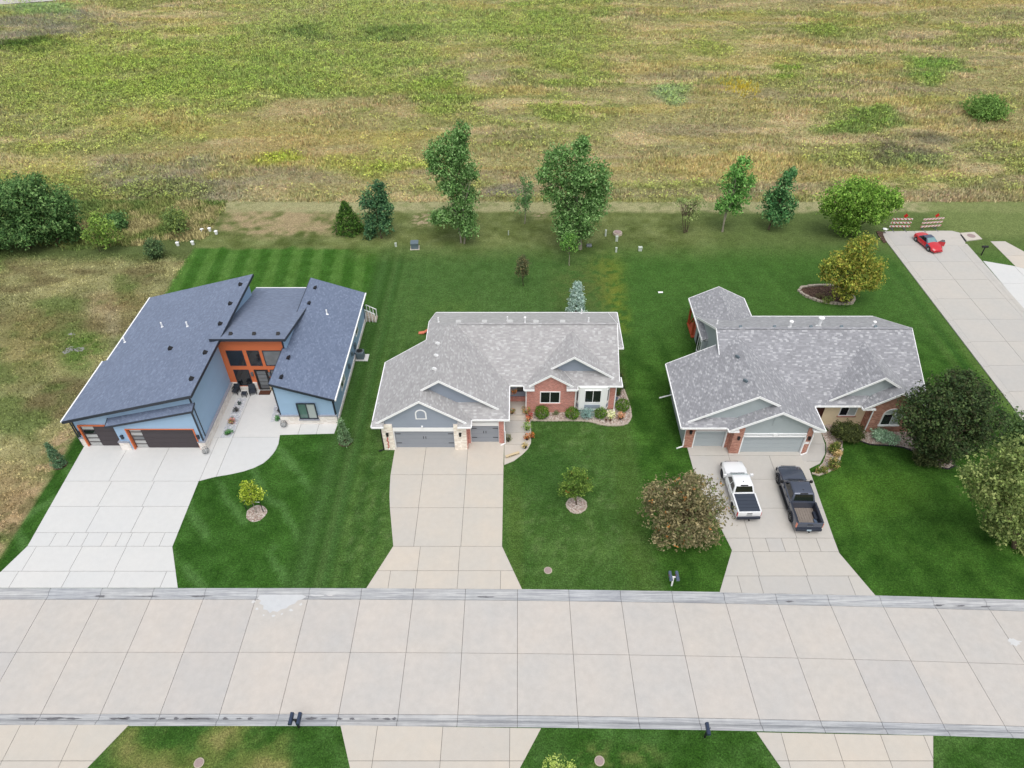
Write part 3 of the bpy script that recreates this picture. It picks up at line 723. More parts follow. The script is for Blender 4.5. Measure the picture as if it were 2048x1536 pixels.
P = gp((1920, 467), (1948, 465), (1964, 479), (1933, 483))
pad = empty('storm_inlet', (*g(1942, 474), 0), 'concrete storm drain pad with a round iron lid beside the side street', 'storm drain')
MB().ext([(x, y, .1) for x, y in P], (0, 0, -.12)).build('pad', M['drive2'], pad)
x, y = g(1942, 473); MB().lathe((x, y, .1), [(.48, 0), (.48, .02), (.4, .025)], 20).build('lid', M['iron'], pad)
MB().ext([(p[0], p[1], .08) for p in gp((1923, 470), (1932, 483), (1930, 484), (1920, 470))], (0, 0, -.14)).build('slot', M['black'], pad)
P = gp((-60, 14), (40, 7), (112, 2), (118, -30), (-60, -40)); sheet('far_street', P, M['side'], .1)
sheet('bare_soil', gp((1752, 463), (1766, 465), (1766, 471), (1773, 486), (1767, 487), (1756, 472)), M['mulch'], .1)

# small wet hollows in the empty lot
for i, (px, py, rx, ry) in enumerate([(144, 668, .35, .22), (137, 700, .45, .55), (158, 699, .55, .4)]):
    x, y = g(px, py); sheet('puddle', blob(x, y, rx, ry, 24, i + 40, .35), plain('muddy_water', S(150, 150, 146), .2, .5, .2, 2), .008)

# ================================================================== HOUSES
def at_y(px, py, y):
    v = (py - CPY) / FPX; t = y / (_c - v * _s); return ((px - CPX) / FPX * t, CAMH - (_s + v * _c) * t)
def on_plane(px, py, a, bx, by):
    """point where a pixel's ray meets the roof plane z = a + bx*x + by*y"""
    v = (py - CPY) / FPX; dx, dy, dz = (px - CPX) / FPX, _c - v * _s, -(_s + v * _c)
    t = (a - CAMH) / (dz - bx * dx - by * dy); return (dx * t, dy * t, CAMH + dz * t)
def window(root, o, u, n, a0, a1, z0, z1, panes, fm, fw=.07, rows=1, name='window', sill=None, proud=.05):
    """frame mesh with one pane object for each light; panes = list of materials, left to right (each row alike)"""
    b = MB(); k = len(panes)
    b.obx(o, u, n, a0, a1, z0, z0 + fw, .0, proud); b.obx(o, u, n, a0, a1, z1 - fw, z1, .0, proud)
    b.obx(o, u, n, a0, a0 + fw, z0 + fw, z1 - fw, .0, proud); b.obx(o, u, n, a1 - fw, a1, z0 + fw, z1 - fw, .0, proud)
    mw = fw * .7; iw = (a1 - a0 - 2 * fw - (k - 1) * mw) / k; ih = (z1 - z0 - 2 * fw - (rows - 1) * mw) / rows
    for i in range(1, k): s0 = a0 + fw + i * iw + (i - 1) * mw; b.obx(o, u, n, s0, s0 + mw, z0 + fw, z1 - fw, 0, proud - .008)
    for r_ in range(1, rows): s0 = z0 + fw + r_ * ih + (r_ - 1) * mw; b.obx(o, u, n, a0 + fw, a1 - fw, s0, s0 + mw, 0, proud - .012)
    w = b.build(name, fm, root)
    for i in range(k):
        for r_ in range(rows):
            s0 = a0 + fw + i * (iw + mw); t0 = z0 + fw + r_ * (ih + mw)
            MB().obx(o, u, n, s0 - .01, s0 + iw + .01, t0 - .01, t0 + ih + .01, .003, .018).build('pane', panes[i], w)
    if sill: MB().obx(o, u, n, a0 - .08, a1 + .08, z0 - .1, z0 - .003, 0, proud + .06).build('sill', sill, w)
    return w
U, NF, NL, NR = (1, 0, 0), (0, -1, 0), (-1, 0, 0), (1, 0, 0)
def pipe_vent(roof, p, h=.45, r=.055, mat=None, cap=False):
    b = MB().lathe((p[0], p[1], p[2] - .1), [(r * 1.0, 0), (r, h + .1)], 10)
    if cap: b.lathe((p[0], p[1], p[2] + h), [(r * 1.9, 0), (r * 1.9, .1), (r * .6, .17)], 12)
    b.lathe((p[0], p[1], p[2] - .04), [(r * 2.2, 0), (r * 1.2, .1)], 10)
    b.build('vent_pipe', mat or M['white'], roof)
def box_vent(roof, p, dx, dy, mat, w=.36, cover=None):
    """low hooded vent; (dx, dy) points down the slope"""
    d = Vector((dx, dy, 0)).normalized(); s = Vector((-d.y, d.x, 0)); p = Vector(p); Z = Vector((0, 0, 1)); b = MB()
    q = [p - s * w / 2 - d * .18 + Z * .03, p + s * w / 2 - d * .18 + Z * .03, p + s * w / 2 + d * .16 + Z * .2, p - s * w / 2 + d * .16 + Z * .2]
    q2 = [x - Z * .22 for x in q]
    b.add(q + q2, [(0, 1, 2, 3), (0, 4, 5, 1), (1, 5, 6, 2), (2, 6, 7, 3), (3, 7, 4, 0)])
    o = b.build('roof_vent', [cover or mat], roof)
    b = MB().add([q[3] + d * .006 - s * -.03 - Z * .03, q[2] + d * .006 - s * .03 - Z * .03, q2[2] + d * .006 + Z * .02, q2[3] + d * .006 + Z * .02], [(0, 1, 2, 3)])
    return o
def lap(root, mats, polys, name, vec):
    b = MB()
    for P in polys: b.ext(P, vec)
    return b.build(name, mats, root)
def downspout(root, path, mat, w=.09):
    b = MB()
    for p0, p1 in zip(path, path[1:]): b.bar(p0, p1, w, w * .8)
    return b.build('downspout', mat, root)
def sconce(root, o, u, n, a, z, mat, h=.42):
    b = MB().obx(o, u, n, a - .07, a + .07, z, z + h, .0, .04).obx(o, u, n, a - .09, a + .09, z + .05, z + h - .03, .04, .2).obx(o, u, n, a - .11, a + .11, z + h - .03, z + h + .02, .03, .23)
    return b.build('wall_lamp', mat, root, bevel=.012)

# ------------------------------------------------------------------ house 1: blue modern house
h1 = empty('house', (-27, 50, 0), 'modern blue house with dark slate shed roofs and an orange panelled entry', 'house')
zl = lambda x: 3.4 + .251 * (x + 37.7)
zr = lambda x: 5.0 - .352 * (x + 21.0)
zm = lambda y: 6.42 - .233 * (y - 49.1)
zp = lambda x: 2.97 + .2297 * (x + 34.2)      # lower edge of the little roof over the wide garage door
b = MB()
P = lambda x0, x1, y, zf: [(x0, y, 0), (x1, y, 0), (x1, y, zf(x1) - .14), (x0, y, zf(x0) - .14)]
b.ext(P(-37.35, -26.75, 42.5, zl), (0, 7.2, 0)); b.ext(P(-36.9, -26.752, 49.7, zl), (0, 9.75, 0))
b.build('left_wing_wall', M['blue'], h1)
b = MB().ext([(-33.75, 42.0, 0), (-33.75, 42.0, zp(-33.75) - .1), (-26.7, 42.0, zp(-26.7) - .1), (-26.7, 42.0, 2.4), (-27.2, 42.0, 2.4), (-32.8, 42.0, 2.4), (-32.8, 42.0, 0)], (0, .5, 0))
b.box(-27.2, -26.7, 42.0, 42.5, 0, 2.4); b.build('garage_front_wall', M['blue'], h1)
b = MB().ext(P(-20.9, -16.1, 45.15, zr), (0, 15.7, 0)); b.build('right_wing_wall', M['blue'], h1)
b = MB().ext([(-26.75, 49.75, 0), (-26.75, 60.9, 0), (-26.75, 60.9, zm(60.9) - .14), (-26.75, 49.75, zm(49.75) - .14)], (6.05, 0, 0)); b.build('middle_wall', M['blue'], h1)
# stone base and grey ledge
b = MB()
b.box(-26.75, -26.58, 42.55, 49.6, 0, .92); b.box(-27.16, -26.58, 41.9, 42.55, 0, .92)
b.box(-33.9, -33.05, 41.9, 42.45, 0, .92); b.box(-37.48, -36.95, 42.38, 42.6, 0, .92); b.box(-37.46, -37.3, 42.6, 46.0, 0, .92)
b.box(-21.0, -16.0, 45.04, 45.2, 0, 1.0); b.box(-16.14, -16.0, 45.2, 60.75, 0, .35)
b.build('stone_base', M['stone1'], h1)
b = MB()
b.box(-26.77, -26.54, 42.6, 49.6, .92, 1.0); b.box(-27.2, -26.54, 41.86, 42.6, .92, 1.0); b.box(-33.94, -33.0, 41.86, 42.45, .92, 1.0); b.box(-37.5, -36.92, 42.34, 42.6, .92, 1.0); b.box(-21.04, -19.3, 45.0, 45.2, 1.0, 1.09); b.box(-17.55, -15.96, 45.0, 45.2, 1.0, 1.09)
b.build('brick_ledge', M['cap1'], h1)
# roofs
b = MB()
b.slab([(-37.7, 41.9, zl(-37.7)), (-26.15, 41.9, zl(-26.15)), (-26.15, 59.75, zl(-26.15)), (-37.25, 59.75, zl(-37.25)), (-37.25, 49.75, zl(-37.25)), (-37.7, 49.75, zl(-37.7))], .16)
b.slab([(-21.0, 44.8, zr(-21)), (-15.75, 44.8, zr(-15.75)), (-15.75, 61.1, zr(-15.75)), (-21.0, 61.1, zr(-21))], .16)
b.slab([(-27.0, 49.1, zm(49.1)), (-20.4, 49.1, zm(49.1)), (-20.4, 61.4, zm(61.4)), (-27.0, 61.4, zm(61.4))], .16)
x0, x1 = -34.2, -26.45
b.slab([(x0, 41.72, zp(x0)), (x1, 41.72, zp(x1)), (x1, 42.5, zp(x1) + .27), (x0, 42.5, zp(x0) + .27)], .1)
roof1 = b.build('roof', [M['roof1'], M['navy']], h1)
b = MB()   # dark fascia boards
b.board((-37.7, 41.9, zl(-37.7)), (-26.15, 41.9, zl(-26.15)), NF, .24, .04, .03); b.board((-26.15, 41.86, zl(-26.15)), (-26.15, 59.75, zl(-26.15)), NR, .24, .04, .03)
b.board((-21, 44.8, zr(-21)), (-15.75, 44.8, zr(-15.75)), NF, .22, .04, .03); b.board((-21, 44.8, zr(-21)), (-21, 61.1, zr(-21)), NL, .2, .04, .03)
b.board((-27.0, 49.1, zm(49.1)), (-20.4, 49.1, zm(49.1)), NF, .24, .04, .03); b.board((-20.4, 49.06, zm(49.1)), (-20.4, 61.4, zm(61.4)), NR, .22, .04, .03)
b.board((x0, 41.72, zp(x0)), (x1, 41.72, zp(x1)), NF, .16, .04, .03); b.board((x1, 41.68, zp(x1)), (x1, 42.5, zp(x1) + .27), NR, .16, .04, .03); b.board((x0, 41.68, zp(x0)), (x0, 42.5, zp(x0) + .27), NL, .16, .04, .03)
# corner boards
for (x, y, z) in [(-26.70, 42.0, zp(-26.7) - .16), (-26.72, 42.52, zl(-26.72) - .15), (-16.08, 45.15, zr(-16.08) - .15), (-20.92, 45.15, zr(-20.92) - .15)]: b.box(x - .05, x + .05, y - .04, y + .08, 1.09, z)
b.box(-20.96, -20.86, 49.6, 49.72, 4.85, zm(49.7) - .15); b.box(-37.4, -37.3, 42.44, 42.52, .95, zl(-37.4) - .14)
b.build('fascia', M['navy'], h1)
b = MB()   # pale drip edge and gutters along the low eaves
b.board((-37.7, 41.9, zl(-37.7)), (-37.7, 49.75, zl(-37.7)), NL, .14, .11, .012); b.board((-37.25, 49.75, zl(-37.25)), (-37.25, 59.75, zl(-37.25)), NL, .14, .11, .012)
b.board((-15.75, 44.8, zr(-15.75)), (-15.75, 61.1, zr(-15.75)), NR, .14, .11, .012); b.board((-27, 61.4, zm(61.4)), (-20.4, 61.4, zm(61.4)), (0, 1, 0), .14, .11, .012)
b.build('gutter', M['white'], h1)
# orange entry wall
YO = 49.68
b = MB().ext([(-26.74, YO, .0), (-20.92, YO, .0), (-20.92, YO, zm(YO) - .16), (-26.74, YO, zm(YO) - .16)], (0, .07, 0)); b.build('orange_panels', M['orange'], h1)
o = (0, YO, 0)
def zq(x, y): return at_y(430 + x * 170 / 1536, 660 + y * 170 / 1536, YO)
for (xa, ya, xb, yb, pm) in [(200, 372, 590, 632, 'glass'), (592, 372, 880, 632, 'glass'), (885, 372, 1210, 632, 'glass_s')]:
    a, z1 = zq(xa, ya); c, z0 = zq(xb, yb)
    a = {200: -26.2, 592: -24.35, 885: -22.95}[xa]; c = {590: -24.72, 880: -23.25, 1210: -21.2}[xb]
    window(h1, o, U, NF, a, c, 2.95, 4.7, [M[pm]], M['navy'], .06)
window(h1, o, U, NF, -26.1, -24.7, .55, 2.45, [M['glass']], M['navy'], .06)
window(h1, o, U, NF, -22.75, -21.6, .55, 2.45, [M['glass_s']], M['navy'], .06)
b = MB().box(-26.74, -26.12, YO - .12, YO - .005, 0, .95).box(-24.66, -24.28, YO - .12, YO - .005, 0, .95).box(-26.12, -24.66, YO - .1, YO - .005, 0, .42).box(-22.85, -20.95, YO - .1, YO - .005, 0, .5)
b.build('entry_stone', M['stone1'], h1)
d = MB().obx(o, U, NF, -24.22, -22.95, .02, 2.45, 0, .06).build('front_door', M['black'], h1)
for k in range(5): MB().obx(o, U, NF, -24.0, -23.2, .22 + k * .43, .6 + k * .43, .061, .075).build('pane', M['glass_s'], d)
for a in (-24.45, -22.85): sconce(h1, o, U, NF, a, 1.75, M['metal_g'])
# garage doors
def gdoor(root, x0, x1, z1, y, mat, rows=4, panes=None, name='garage_door'):
    d = MB().box(x0, x1, y, y + .06, 0, z1).build(name, mat, root); h = z1 / rows
    for k in range(rows):
        xs = x0 if not panes else panes[1]
        MB().box(xs + .01, x1 - .01, y - .03, y + .001, k * h + .012, (k + 1) * h - .012).build('panel', mat, d, bevel=.012, seg=1)
    if panes:
        n = panes[2]; hh = z1 / n
        for k in range(n): MB().box(panes[0] + .06, panes[1] - .04, y - .02, y + .001, k * hh + .07, (k + 1) * hh - .07).build('pane', panes[3][k % len(panes[3])], d)
    return d
fr = [M['frost'], M['frost'], M['glass_s'], M['frost']]
gdoor(h1, -32.75, -27.2, 2.4, 42.2, M['gdoor1'], 4, (-32.72, -31.7, 5, fr)); gdoor(h1, -36.88, -34.0, 2.4, 42.44, M['gdoor1'], 4, (-36.8, -35.75, 5, [M['frost'], M['frost'], M['frost'], M['glass']]))
b = MB().box(-32.86, -32.76, 41.93, 42.35, 0, 2.48).box(-27.2, -27.1, 41.93, 42.3, .0, 2.48).box(-32.76, -27.2, 41.95, 42.2, 2.4, 2.48).box(-37.0, -36.88, 42.3, 42.48, 0, 2.48).box(-36.88, -33.85, 42.36, 42.48, 2.4, 2.48)
b.build('door_jamb', M['orange'], h1)
for a, y in ((-33.35, 42.0), (-26.95, 42.0), (-37.15, 42.5)): sconce(h1, (0, y, 0), U, NF, a, 1.35, M['navy'])
# right wing windows
window(h1, (0, 45.035, 0), U, NF, -19.25, -17.6, .72, 2.6, [M['glass_g'], M['blind']], M['navy'], .09, sill=M['cap1'], proud=.09)
window(h1, (-16.1, 0, 0), (0, 1, 0), NR, 48.2, 49.9, 1.1, 2.5, [M['glass'], M['blind']], M['white'], .09)
window(h1, (-16.1, 0, 0), (0, 1, 0), NR, 56.0, 57.2, 1.3, 2.5, [M['glass_s']], M['white'], .08)
downspout(h1, [(-15.78, 45.2, 3.05), (-16.05, 45.22, 2.8), (-16.05, 45.22, .1), (-15.9, 44.95, .05)], M['navy']); downspout(h1, [(-15.78, 60.6, 3.05), (-16.0, 60.6, 2.8), (-16.0, 60.6, .1)], M['navy'])
downspout(h1, [(-37.72, 42.2, 3.3), (-37.5, 42.42, 2.9), (-37.5, 42.42, .1)], M['navy'])
for y, z, w, h_ in ((54.6, .9, .35, .6), (53.2, 1.2, .25, .35), (51.5, 1.0, .2, .5)): MB().box(-16.1, -15.9, y, y + w, z, z + h_).build('meter_box', M['util_b'], h1)
# roof furniture
def z1p(x, y): return on_plane(80 + x * 400 / 1463, 520 + y * 400 / 1463, 3.4 + .251 * 37.7, .251, 0)
for q in [(1395, 322), (1322, 470), (1212, 680), (1112, 872), (957, 650)]: box_vent(roof1, z1p(*q), -1, 0, M['black'], .42)
box_vent(roof1, on_plane(430 + 495 * .10417, 540 + 285 * .10417, 3.4 + .251 * 37.7, .251, 0), -1, 0, M['black'], .42)
for q in [(895, 488), (1080, 485), (622, 600)]: pipe_vent(roof1, z1p(*q), .5, .07)
def z2p(x, y): return on_plane(400 + x * 380 / 1424, 520 + y * 380 / 1424, 5.0 - .352 * 21, -.352, 0)
for q in [(860, 210), (815, 325), (660, 735), (607, 880)]: box_vent(roof1, z2p(*q), 1, 0, M['black'], .42)
pipe_vent(roof1, z2p(952, 405), .5, .07)
for x in (300, 750, 1210): box_vent(roof1, on_plane(430 + x * .10417, 540 + 1240 * .10417, 6.42 + .233 * 49.1, 0, -.233), 0, 1, M['black'], .3)

# ------------------------------------------------------------------ house 2: grey roof, red brick
h2 = empty('house', (-1.5, 50, 0), 'one storey house with weathered light grey roof, white trim, grey garage doors and red brick', 'house')
E0, p = 3.1, .65
XL, XRg = -12.09, -.77
fl = lambda x: E0 + p * (x - XL); fr_ = lambda x: E0 + p * (XRg - x); ff = lambda y: E0 + p * (y - 46.8); fb = lambda y: E0 + .5153 * (57.7 - y)
L_ = lambda x, y: (x, y, fl(x)); R_ = lambda x, y: (x, y, fr_(x)); F_ = lambda x, y: (x, y, ff(y)); B_ = lambda x, y: (x, y, fb(y))
xm = (XL + XRg) / 2
b = MB()
b.slab([L_(XL, 41.85), L_(-7.99, 41.85), L_(-7.99, 43.2), L_(xm, 43.2), L_(xm, 50.56), L_(-8.15, 52.73), L_(-8.15, 49.95), L_(XL, 49.95)])
g1 = lambda x: E0 + p * (-3.9 - x)
b.slab([(-7.99, 41.85, g1(-7.99)), (-3.9, 41.85, E0), (-3.9, 42.6, E0), (-5.25, 43.95, g1(-5.25)), (-7.99, 43.95, g1(-7.99))])
b.slab([R_(XRg, 42.47), R_(XRg, 46.8), R_(-5.58, 51.62), R_(xm, 50.56), R_(xm, 43.2), R_(-1.5, 43.2)])
pe = lambda y: E0 + p * (y - 42.47)
b.slab([(-3.9, 42.47, E0), (XRg, 42.47, E0), (-2.1, 43.8, pe(43.8)), (-5.23, 43.8, pe(43.8))], .12)
b.slab([F_(XRg, 46.8), F_(-5.58, 51.62), F_(8.93, 51.62), F_(8.93, 46.85)])
b.slab([B_(-8.15, 57.7), B_(-8.15, 52.73), (xm, 50.56, fb(50.56)), B_(-5.58, 51.62), B_(8.93, 51.62), B_(8.93, 57.7)])
b.slab([(9.83, 52.1, E0), (9.83, 57.7, E0), (8.8, 56.5, 3.74), (8.8, 52.1, 3.74)], .12); b.slab([(8.8, 57.72, 3.09), (9.83, 57.72, E0), (8.8, 56.55, 3.7)], .1); b.slab([(9.83, 52.06, E0), (8.8, 52.06, E0 - .02), (8.8, 52.62, 3.7)], .1)
s3 = lambda x: E0 + p * (x - .55); t3 = lambda x: E0 + p * (9.15 - x)
b.slab([(.55, 46.42, s3(.55)), (2.85, 46.42, s3(2.85)), (2.85, 47.3, s3(2.85)), (4.85, 47.3, s3(4.85)), (4.85, 51.15, s3(4.85)), (.55, 46.85, s3(.55))])
b.slab([(9.15, 46.7, E0), (9.15, 47.87, E0), (8.7, 47.87, t3(8.7)), (8.7, 47.3, t3(8.7)), (4.85, 51.15, t3(4.85)), (4.85, 47.3, t3(4.85)), (8.55, 47.3, t3(8.55))])
k3 = lambda x: s3(2.85) - p * (x - 2.85)
b.slab([(2.85, 46.42, k3(2.85)), (5.2, 46.42, k3(5.2)), (5.2, 46.85, k3(5.2)), (4.0, 47.95, k3(4.0)), (2.85, 47.95, k3(2.85))])
pf = lambda y: E0 + p * (y - 46.7)
b.slab([(5.2, 46.7, E0), (9.15, 46.7, E0), (8.0, 47.9, pf(47.9)), (4.0, 47.9, pf(47.9))], .12)
def ret(b, x0, x1, y, dep, sl=p, hipl=False):     # little eave return at the foot of a gable
    b.slab([(x0, y, E0 + .01), (x1, y, E0 + .01), (x1, y + dep, E0 + .01 + sl * dep), (x0, y + dep, E0 + .01 + sl * dep)], .1)
ret(b, XL, -11.1, 41.58, .45); ret(b, -5.0, -3.9, 41.58, .45); ret(b, .55, 1.45, 46.2, .4); ret(b, 4.25, 5.2, 46.2, .4)
roof2 = b.build('roof', [M['roof2'], M['white']], h2)
b = MB()   # ridge caps, slightly proud
for a, c in [(B_(-5.5, 51.62), B_(8.93, 51.62))]: b.bar(Vector(a) + Vector((0, 0, .012)), Vector(c) + Vector((0, 0, .012)), .26, .035)
b.build('ridge_cap', M['roof2'], roof2)
b = MB()   # white rakes
def rake(b, a, c, out=NF): b.board(a, c, out, .2, .05, .025)
rake(b, L_(-11.75, 41.85), L_(-7.99, 41.85)); rake(b, (-7.99, 41.85, g1(-7.99)), (-4.25, 41.85, g1(-4.25))); rake(b, L_(-7.99, 43.2), L_(xm, 43.2)); rake(b, R_(xm, 43.2), R_(-1.6, 43.2))
rake(b, (.95, 46.42, s3(.95)), (2.85, 46.42, s3(2.85))); rake(b, (2.85, 46.42, k3(2.85)), (4.85, 46.42, k3(4.85))); rake(b, (2.85, 47.3, s3(2.85)), (4.85, 47.3, s3(4.85))); rake(b, (4.85, 47.3, t3(4.85)), (8.45, 47.3, t3(8.45)))
rake(b, F_(8.93, 47.1), F_(8.93, 51.62), NR); rake(b, B_(8.93, 51.62), B_(8.93, 57.7), NR); rake(b, B_(-8.15, 57.7), B_(-8.15, 52.73), NL); rake(b, L_(-8.15, 52.73), L_(-8.15, 49.95), NL); rake(b, L_(-8.15, 49.95), L_(XL, 49.95), (0, 1, 0))
b.build('rake_board', M['white'], h2)
b = MB()
def gut(b, a, c, out): b.board(a, c, out, .14, .08, .01)
gut(b, (XL, 41.58, E0), (XL, 49.95, E0), NL); gut(b, (XL, 41.58, E0), (-11.1, 41.58, E0), NF); gut(b, (-5.0, 41.58, E0), (-3.9, 41.58, E0), NF); gut(b, (-3.9, 41.58, E0), (-3.9, 42.47, E0), NR); gut(b, (-3.9, 42.47, E0), (XRg, 42.47, E0), NF); gut(b, (XRg, 42.36, E0), (XRg, 46.8, E0), NR)
gut(b, (XRg, 46.8, E0), (.55, 46.8, E0), NF); gut(b, (.55, 46.2, E0), (.55, 46.8, E0), NL); gut(b, (.55, 46.2, E0), (1.45, 46.2, E0), NF); gut(b, (4.25, 46.2, E0), (5.2, 46.2, E0), NF); gut(b, (5.2, 46.2, E0), (5.2, 46.7, E0), NR); gut(b, (5.2, 46.7, E0), (9.15, 46.7, E0), NF); gut(b, (9.15, 46.6, E0), (9.15, 47.87, E0), NR)
gut(b, (-8.15, 57.7, E0), (9.83, 57.7, E0), (0, 1, 0)); gut(b, (9.83, 52.06, E0), (9.83, 57.75, E0), NR); gut(b, (8.8, 52.06, E0), (9.9, 52.06, E0), NF)
b.build('gutter', M['white'], h2)
b = MB()   # siding walls
b.ext([(-11.4, 42.1, 2.55), (-4.35, 42.1, 2.55), (-4.35, 42.1, 3.05), (-7.99, 42.1, fl(-7.99) - .14), (-11.4, 42.1, 3.05)], (0, .25, 0))
b.ext([(-11.3, 43.72, 3.3), (-1.3, 43.72, 3.3), (xm, 43.72, fl(xm) - .14)], (0, .2, 0)); b.ext([(1.4, 47.86, 3.2), (8.4, 47.86, 3.2), (4.85, 47.86, s3(4.85) - .14)], (0, .2, 0))
b.box(-11.4, -11.25, 42.35, 49.6, 0, 3.0); b.box(-11.4, -8.0, 49.5, 49.6, 0, 3.0); b.ext([(-11.4, 49.55, 3.0), (-7.7, 49.55, 3.0), (-7.7, 49.55, 5.75)], (0, -.1, 0)); b.box(-7.8, 8.6, 48.1, 57.2, 0, 3.04); b.ext([(8.6, 47.2, 3.0), (8.6, 57.2, 3.0), (8.6, 51.62, 6.05)], (-.1, 0, 0)); b.ext([(-7.8, 52.9, 3.0), (-7.8, 57.2, 3.0), (-7.8, 52.9, 5.4)], (.1, 0, 0)); b.box(8.6, 9.35, 52.3, 57.1, 0, 3.02)
b.box(-1.35, -1.2, 43.0, 48.0, 0, 3.04)
b.build('siding_wall', M['siding2'], h2)
b = MB()   # garage pillars of cream stone
b.box(-11.42, -10.5, 41.92, 42.4, 0, 2.95); b.box(-5.38, -4.33, 41.92, 42.4, 0, 2.95); b.build('stone_pillar', M['stone2'], h2)
b = MB().box(-4.33, -4.05, 42.7, 43.0, 0, 3.0).box(-1.62, -1.2, 42.7, 43.0, 0, 3.0).box(-4.33, -4.27, 42.0, 42.75, 0, 3.0)
b.ext([(.75, 46.6, 0), (5.05, 46.6, 0), (5.05, 46.6, 3.05), (2.85, 46.6, s3(2.85) - .16), (.75, 46.6, 3.05)], (0, .3, 0)); b.box(.75, .95, 46.9, 48.1, 0, 3.05); b.box(8.15, 8.68, 47.05, 47.3, 0, 3.05); b.box(8.5, 8.7, 47.3, 52.0, 0, 3.04); b.box(5.0, 5.2, 46.9, 47.2, 0, 3.05); b.box(-1.2, .75, 47.86, 47.96, 0, .72)
b.build('brick_wall', M['brick2'], h2)
b = MB().box(-1.2, .75, 47.96, 48.08, 0, 3.04).build('porch_wall', M['siding2'], h2)
window(h2, (0, 47.96, 0), U, NF, -.1, .7, 1.35, 2.6, [M['glass']], M['black'], .05)
MB().box(-1.18, .93, 46.15, 47.85, .0, .17).build('porch_floor', M['drive2'], h2)
# doors
o42 = 42.24
for x0, x1, y, nm in ((-10.42, -5.42, 42.24, 0), (-4.02, -1.66, 42.9, 1)):
    d = gdoor(h2, x0, x1, 2.08, y, M['gdoor2'])
    b = MB()
    for zz in (.55, 1.65):
        for s_, xx in ((1, x0 + .05), (-1, x1 - .05)): b.box(min(xx, xx + s_ * .45), max(xx, xx + s_ * .45), y - .045, y - .025, zz, zz + .06)
    b.build('strap_hinge', M['black'], d)
    xc = (x0 + x1) / 2
    for q_ in (-.1, .1): MB().box(xc + q_ - .025, xc + q_ + .025, y - .06, y - .025, 1.1, 1.36).build('handle', M['black'], d)
    b = MB().box(x0 - .14, x1 + .14, y - .16, y + .02, 2.085, 2.5).box(x0 - .13, x0 - .005, y - .16, y + .02, 0, 2.08).box(x1 + .005, x1 + .13, y - .16, y + .02, 0, 2.08)
    b.build('door_trim', M['white'], h2)
# gable vent with an arched top
va, vz, vw = -7.99, 4.15, .36
arc = [(va - vw, vz - .5), (va + vw, vz - .5), (va + vw, vz)] + [(va + vw * math.cos(t), vz + vw * math.sin(t)) for t in [math.pi * k / 10 for k in range(1, 10)]] + [(va - vw, vz)]
gv = MB().ext([(va + (x - va) * 1.3, 42.1, vz + (z - vz) * 1.25) for x, z in arc], (0, -.05, 0)).build('gable_vent', M['white'], h2)
MB().ext([(x, 42.052, z) for x, z in arc], (0, -.012, 0)).build('louvre', M['siding2'], gv)
MB().box(-8.06, -7.94, 41.95, 42.1, 2.62, 2.74).build('flood_lamp', M['white'], h2)
for a in (-10.95, -4.85):
    sconce(h2, (0, 41.92, 0), U, NF, a, 1.75, M['black'], .36)
window(h2, (0, 46.6, 0), U, NF, 1.95, 3.75, 1.15, 2.55, [M['glass'], M['glass']], M['white'], .08, sill=M['brick2'])
# bay with angled sides
bp = [(5.2, 46.95), (5.45, 46.55), (7.85, 46.55), (8.15, 46.95)]
b = MB().ext([(x, y, .32) for x, y in bp] , (0, 0, 2.73)); b.ext([(5.22, 47.0, .0), (8.1, 47.0, 0), (8.1, 47.25, 0), (5.22, 47.25, 0)], (0, 0, 3.04)); b.build('bay', M['white'], h2)
window(h2, (0, 46.55, 0), U, NF, 5.9, 7.4, 1.25, 2.75, [M['glass'], M['glass']], M['white'], .07)
MB().box(5.95, 7.35, 46.52, 46.55, .55, .98).build('bay_panel', M['siding2'], h2)
for (xa, ya), (xb, yb) in ((bp[0], bp[1]), (bp[2], bp[3])):
    v = Vector((xb - xa, yb - ya, 0)); L = v.length; v.normalize(); n = Vector((v.y, -v.x, 0))
    window(h2, (xa, ya, 0), v, n, .06, L - .06, 1.25, 2.75, [M['glass_s']], M['white'], .05); MB().obx((xa, ya, 0), v, n, .08, L - .08, .55, .98, .001, .02).build('bay_panel', M['siding2'], h2)
downspout(h2, [(-.72, 42.45, 2.95), (-1.15, 42.66, 2.7), (-1.15, 42.66, 1.6), (-1.1, 42.62, 1.5), (-1.1, 42.62, .1), (-1.5, 42.4, .06)], M['white']); downspout(h2, [(.62, 46.35, 2.95), (.72, 46.55, 2.7), (.72, 46.55, .2)], M['white']); downspout(h2, [(5.12, 46.4, 2.95), (5.1, 46.52, 2.7), (5.1, 46.52, .2)], M['white']); downspout(h2, [(9.1, 46.8, 2.95), (8.72, 47.0, 2.7), (8.72, 47.0, .1), (8.72, 46.6, .05)], M['white'])
downspout(h2, [(-11.3, 41.6, 2.95), (-11.46, 41.9, 2.7), (-11.46, 41.9, .1), (-11.9, 41.75, .05)], M['black'])
MB().box(-11.5, -11.4, 46, 46.6, .5, 1.3).build('meter_box', M['util_b'], h2)
def b2(x, y): return on_plane(840 + x * .078125, 610 + y * .078125, 3.1 + .65 * 12.09, .65, 0)
for q in [(470, 985), (430, 1295)]: box_vent(roof2, b2(*q), -.5, -1, M['util_b'], .42, cover=M['white'])
box_vent(roof2, on_plane(870, 738, 3.1 + .65 * 12.09, .65, 0), -.5, -1, M['util_b'], .42, cover=M['white'])
def bb(px, py): return on_plane(px, py, 3.1 + .5153 * 57.7, 0, -.5153)
for q in [(917, 645), (969, 645), (1020, 645), (1072, 645), (1125, 645)]: box_vent(roof2, bb(*q), 0, 1, M['frost'], .5)
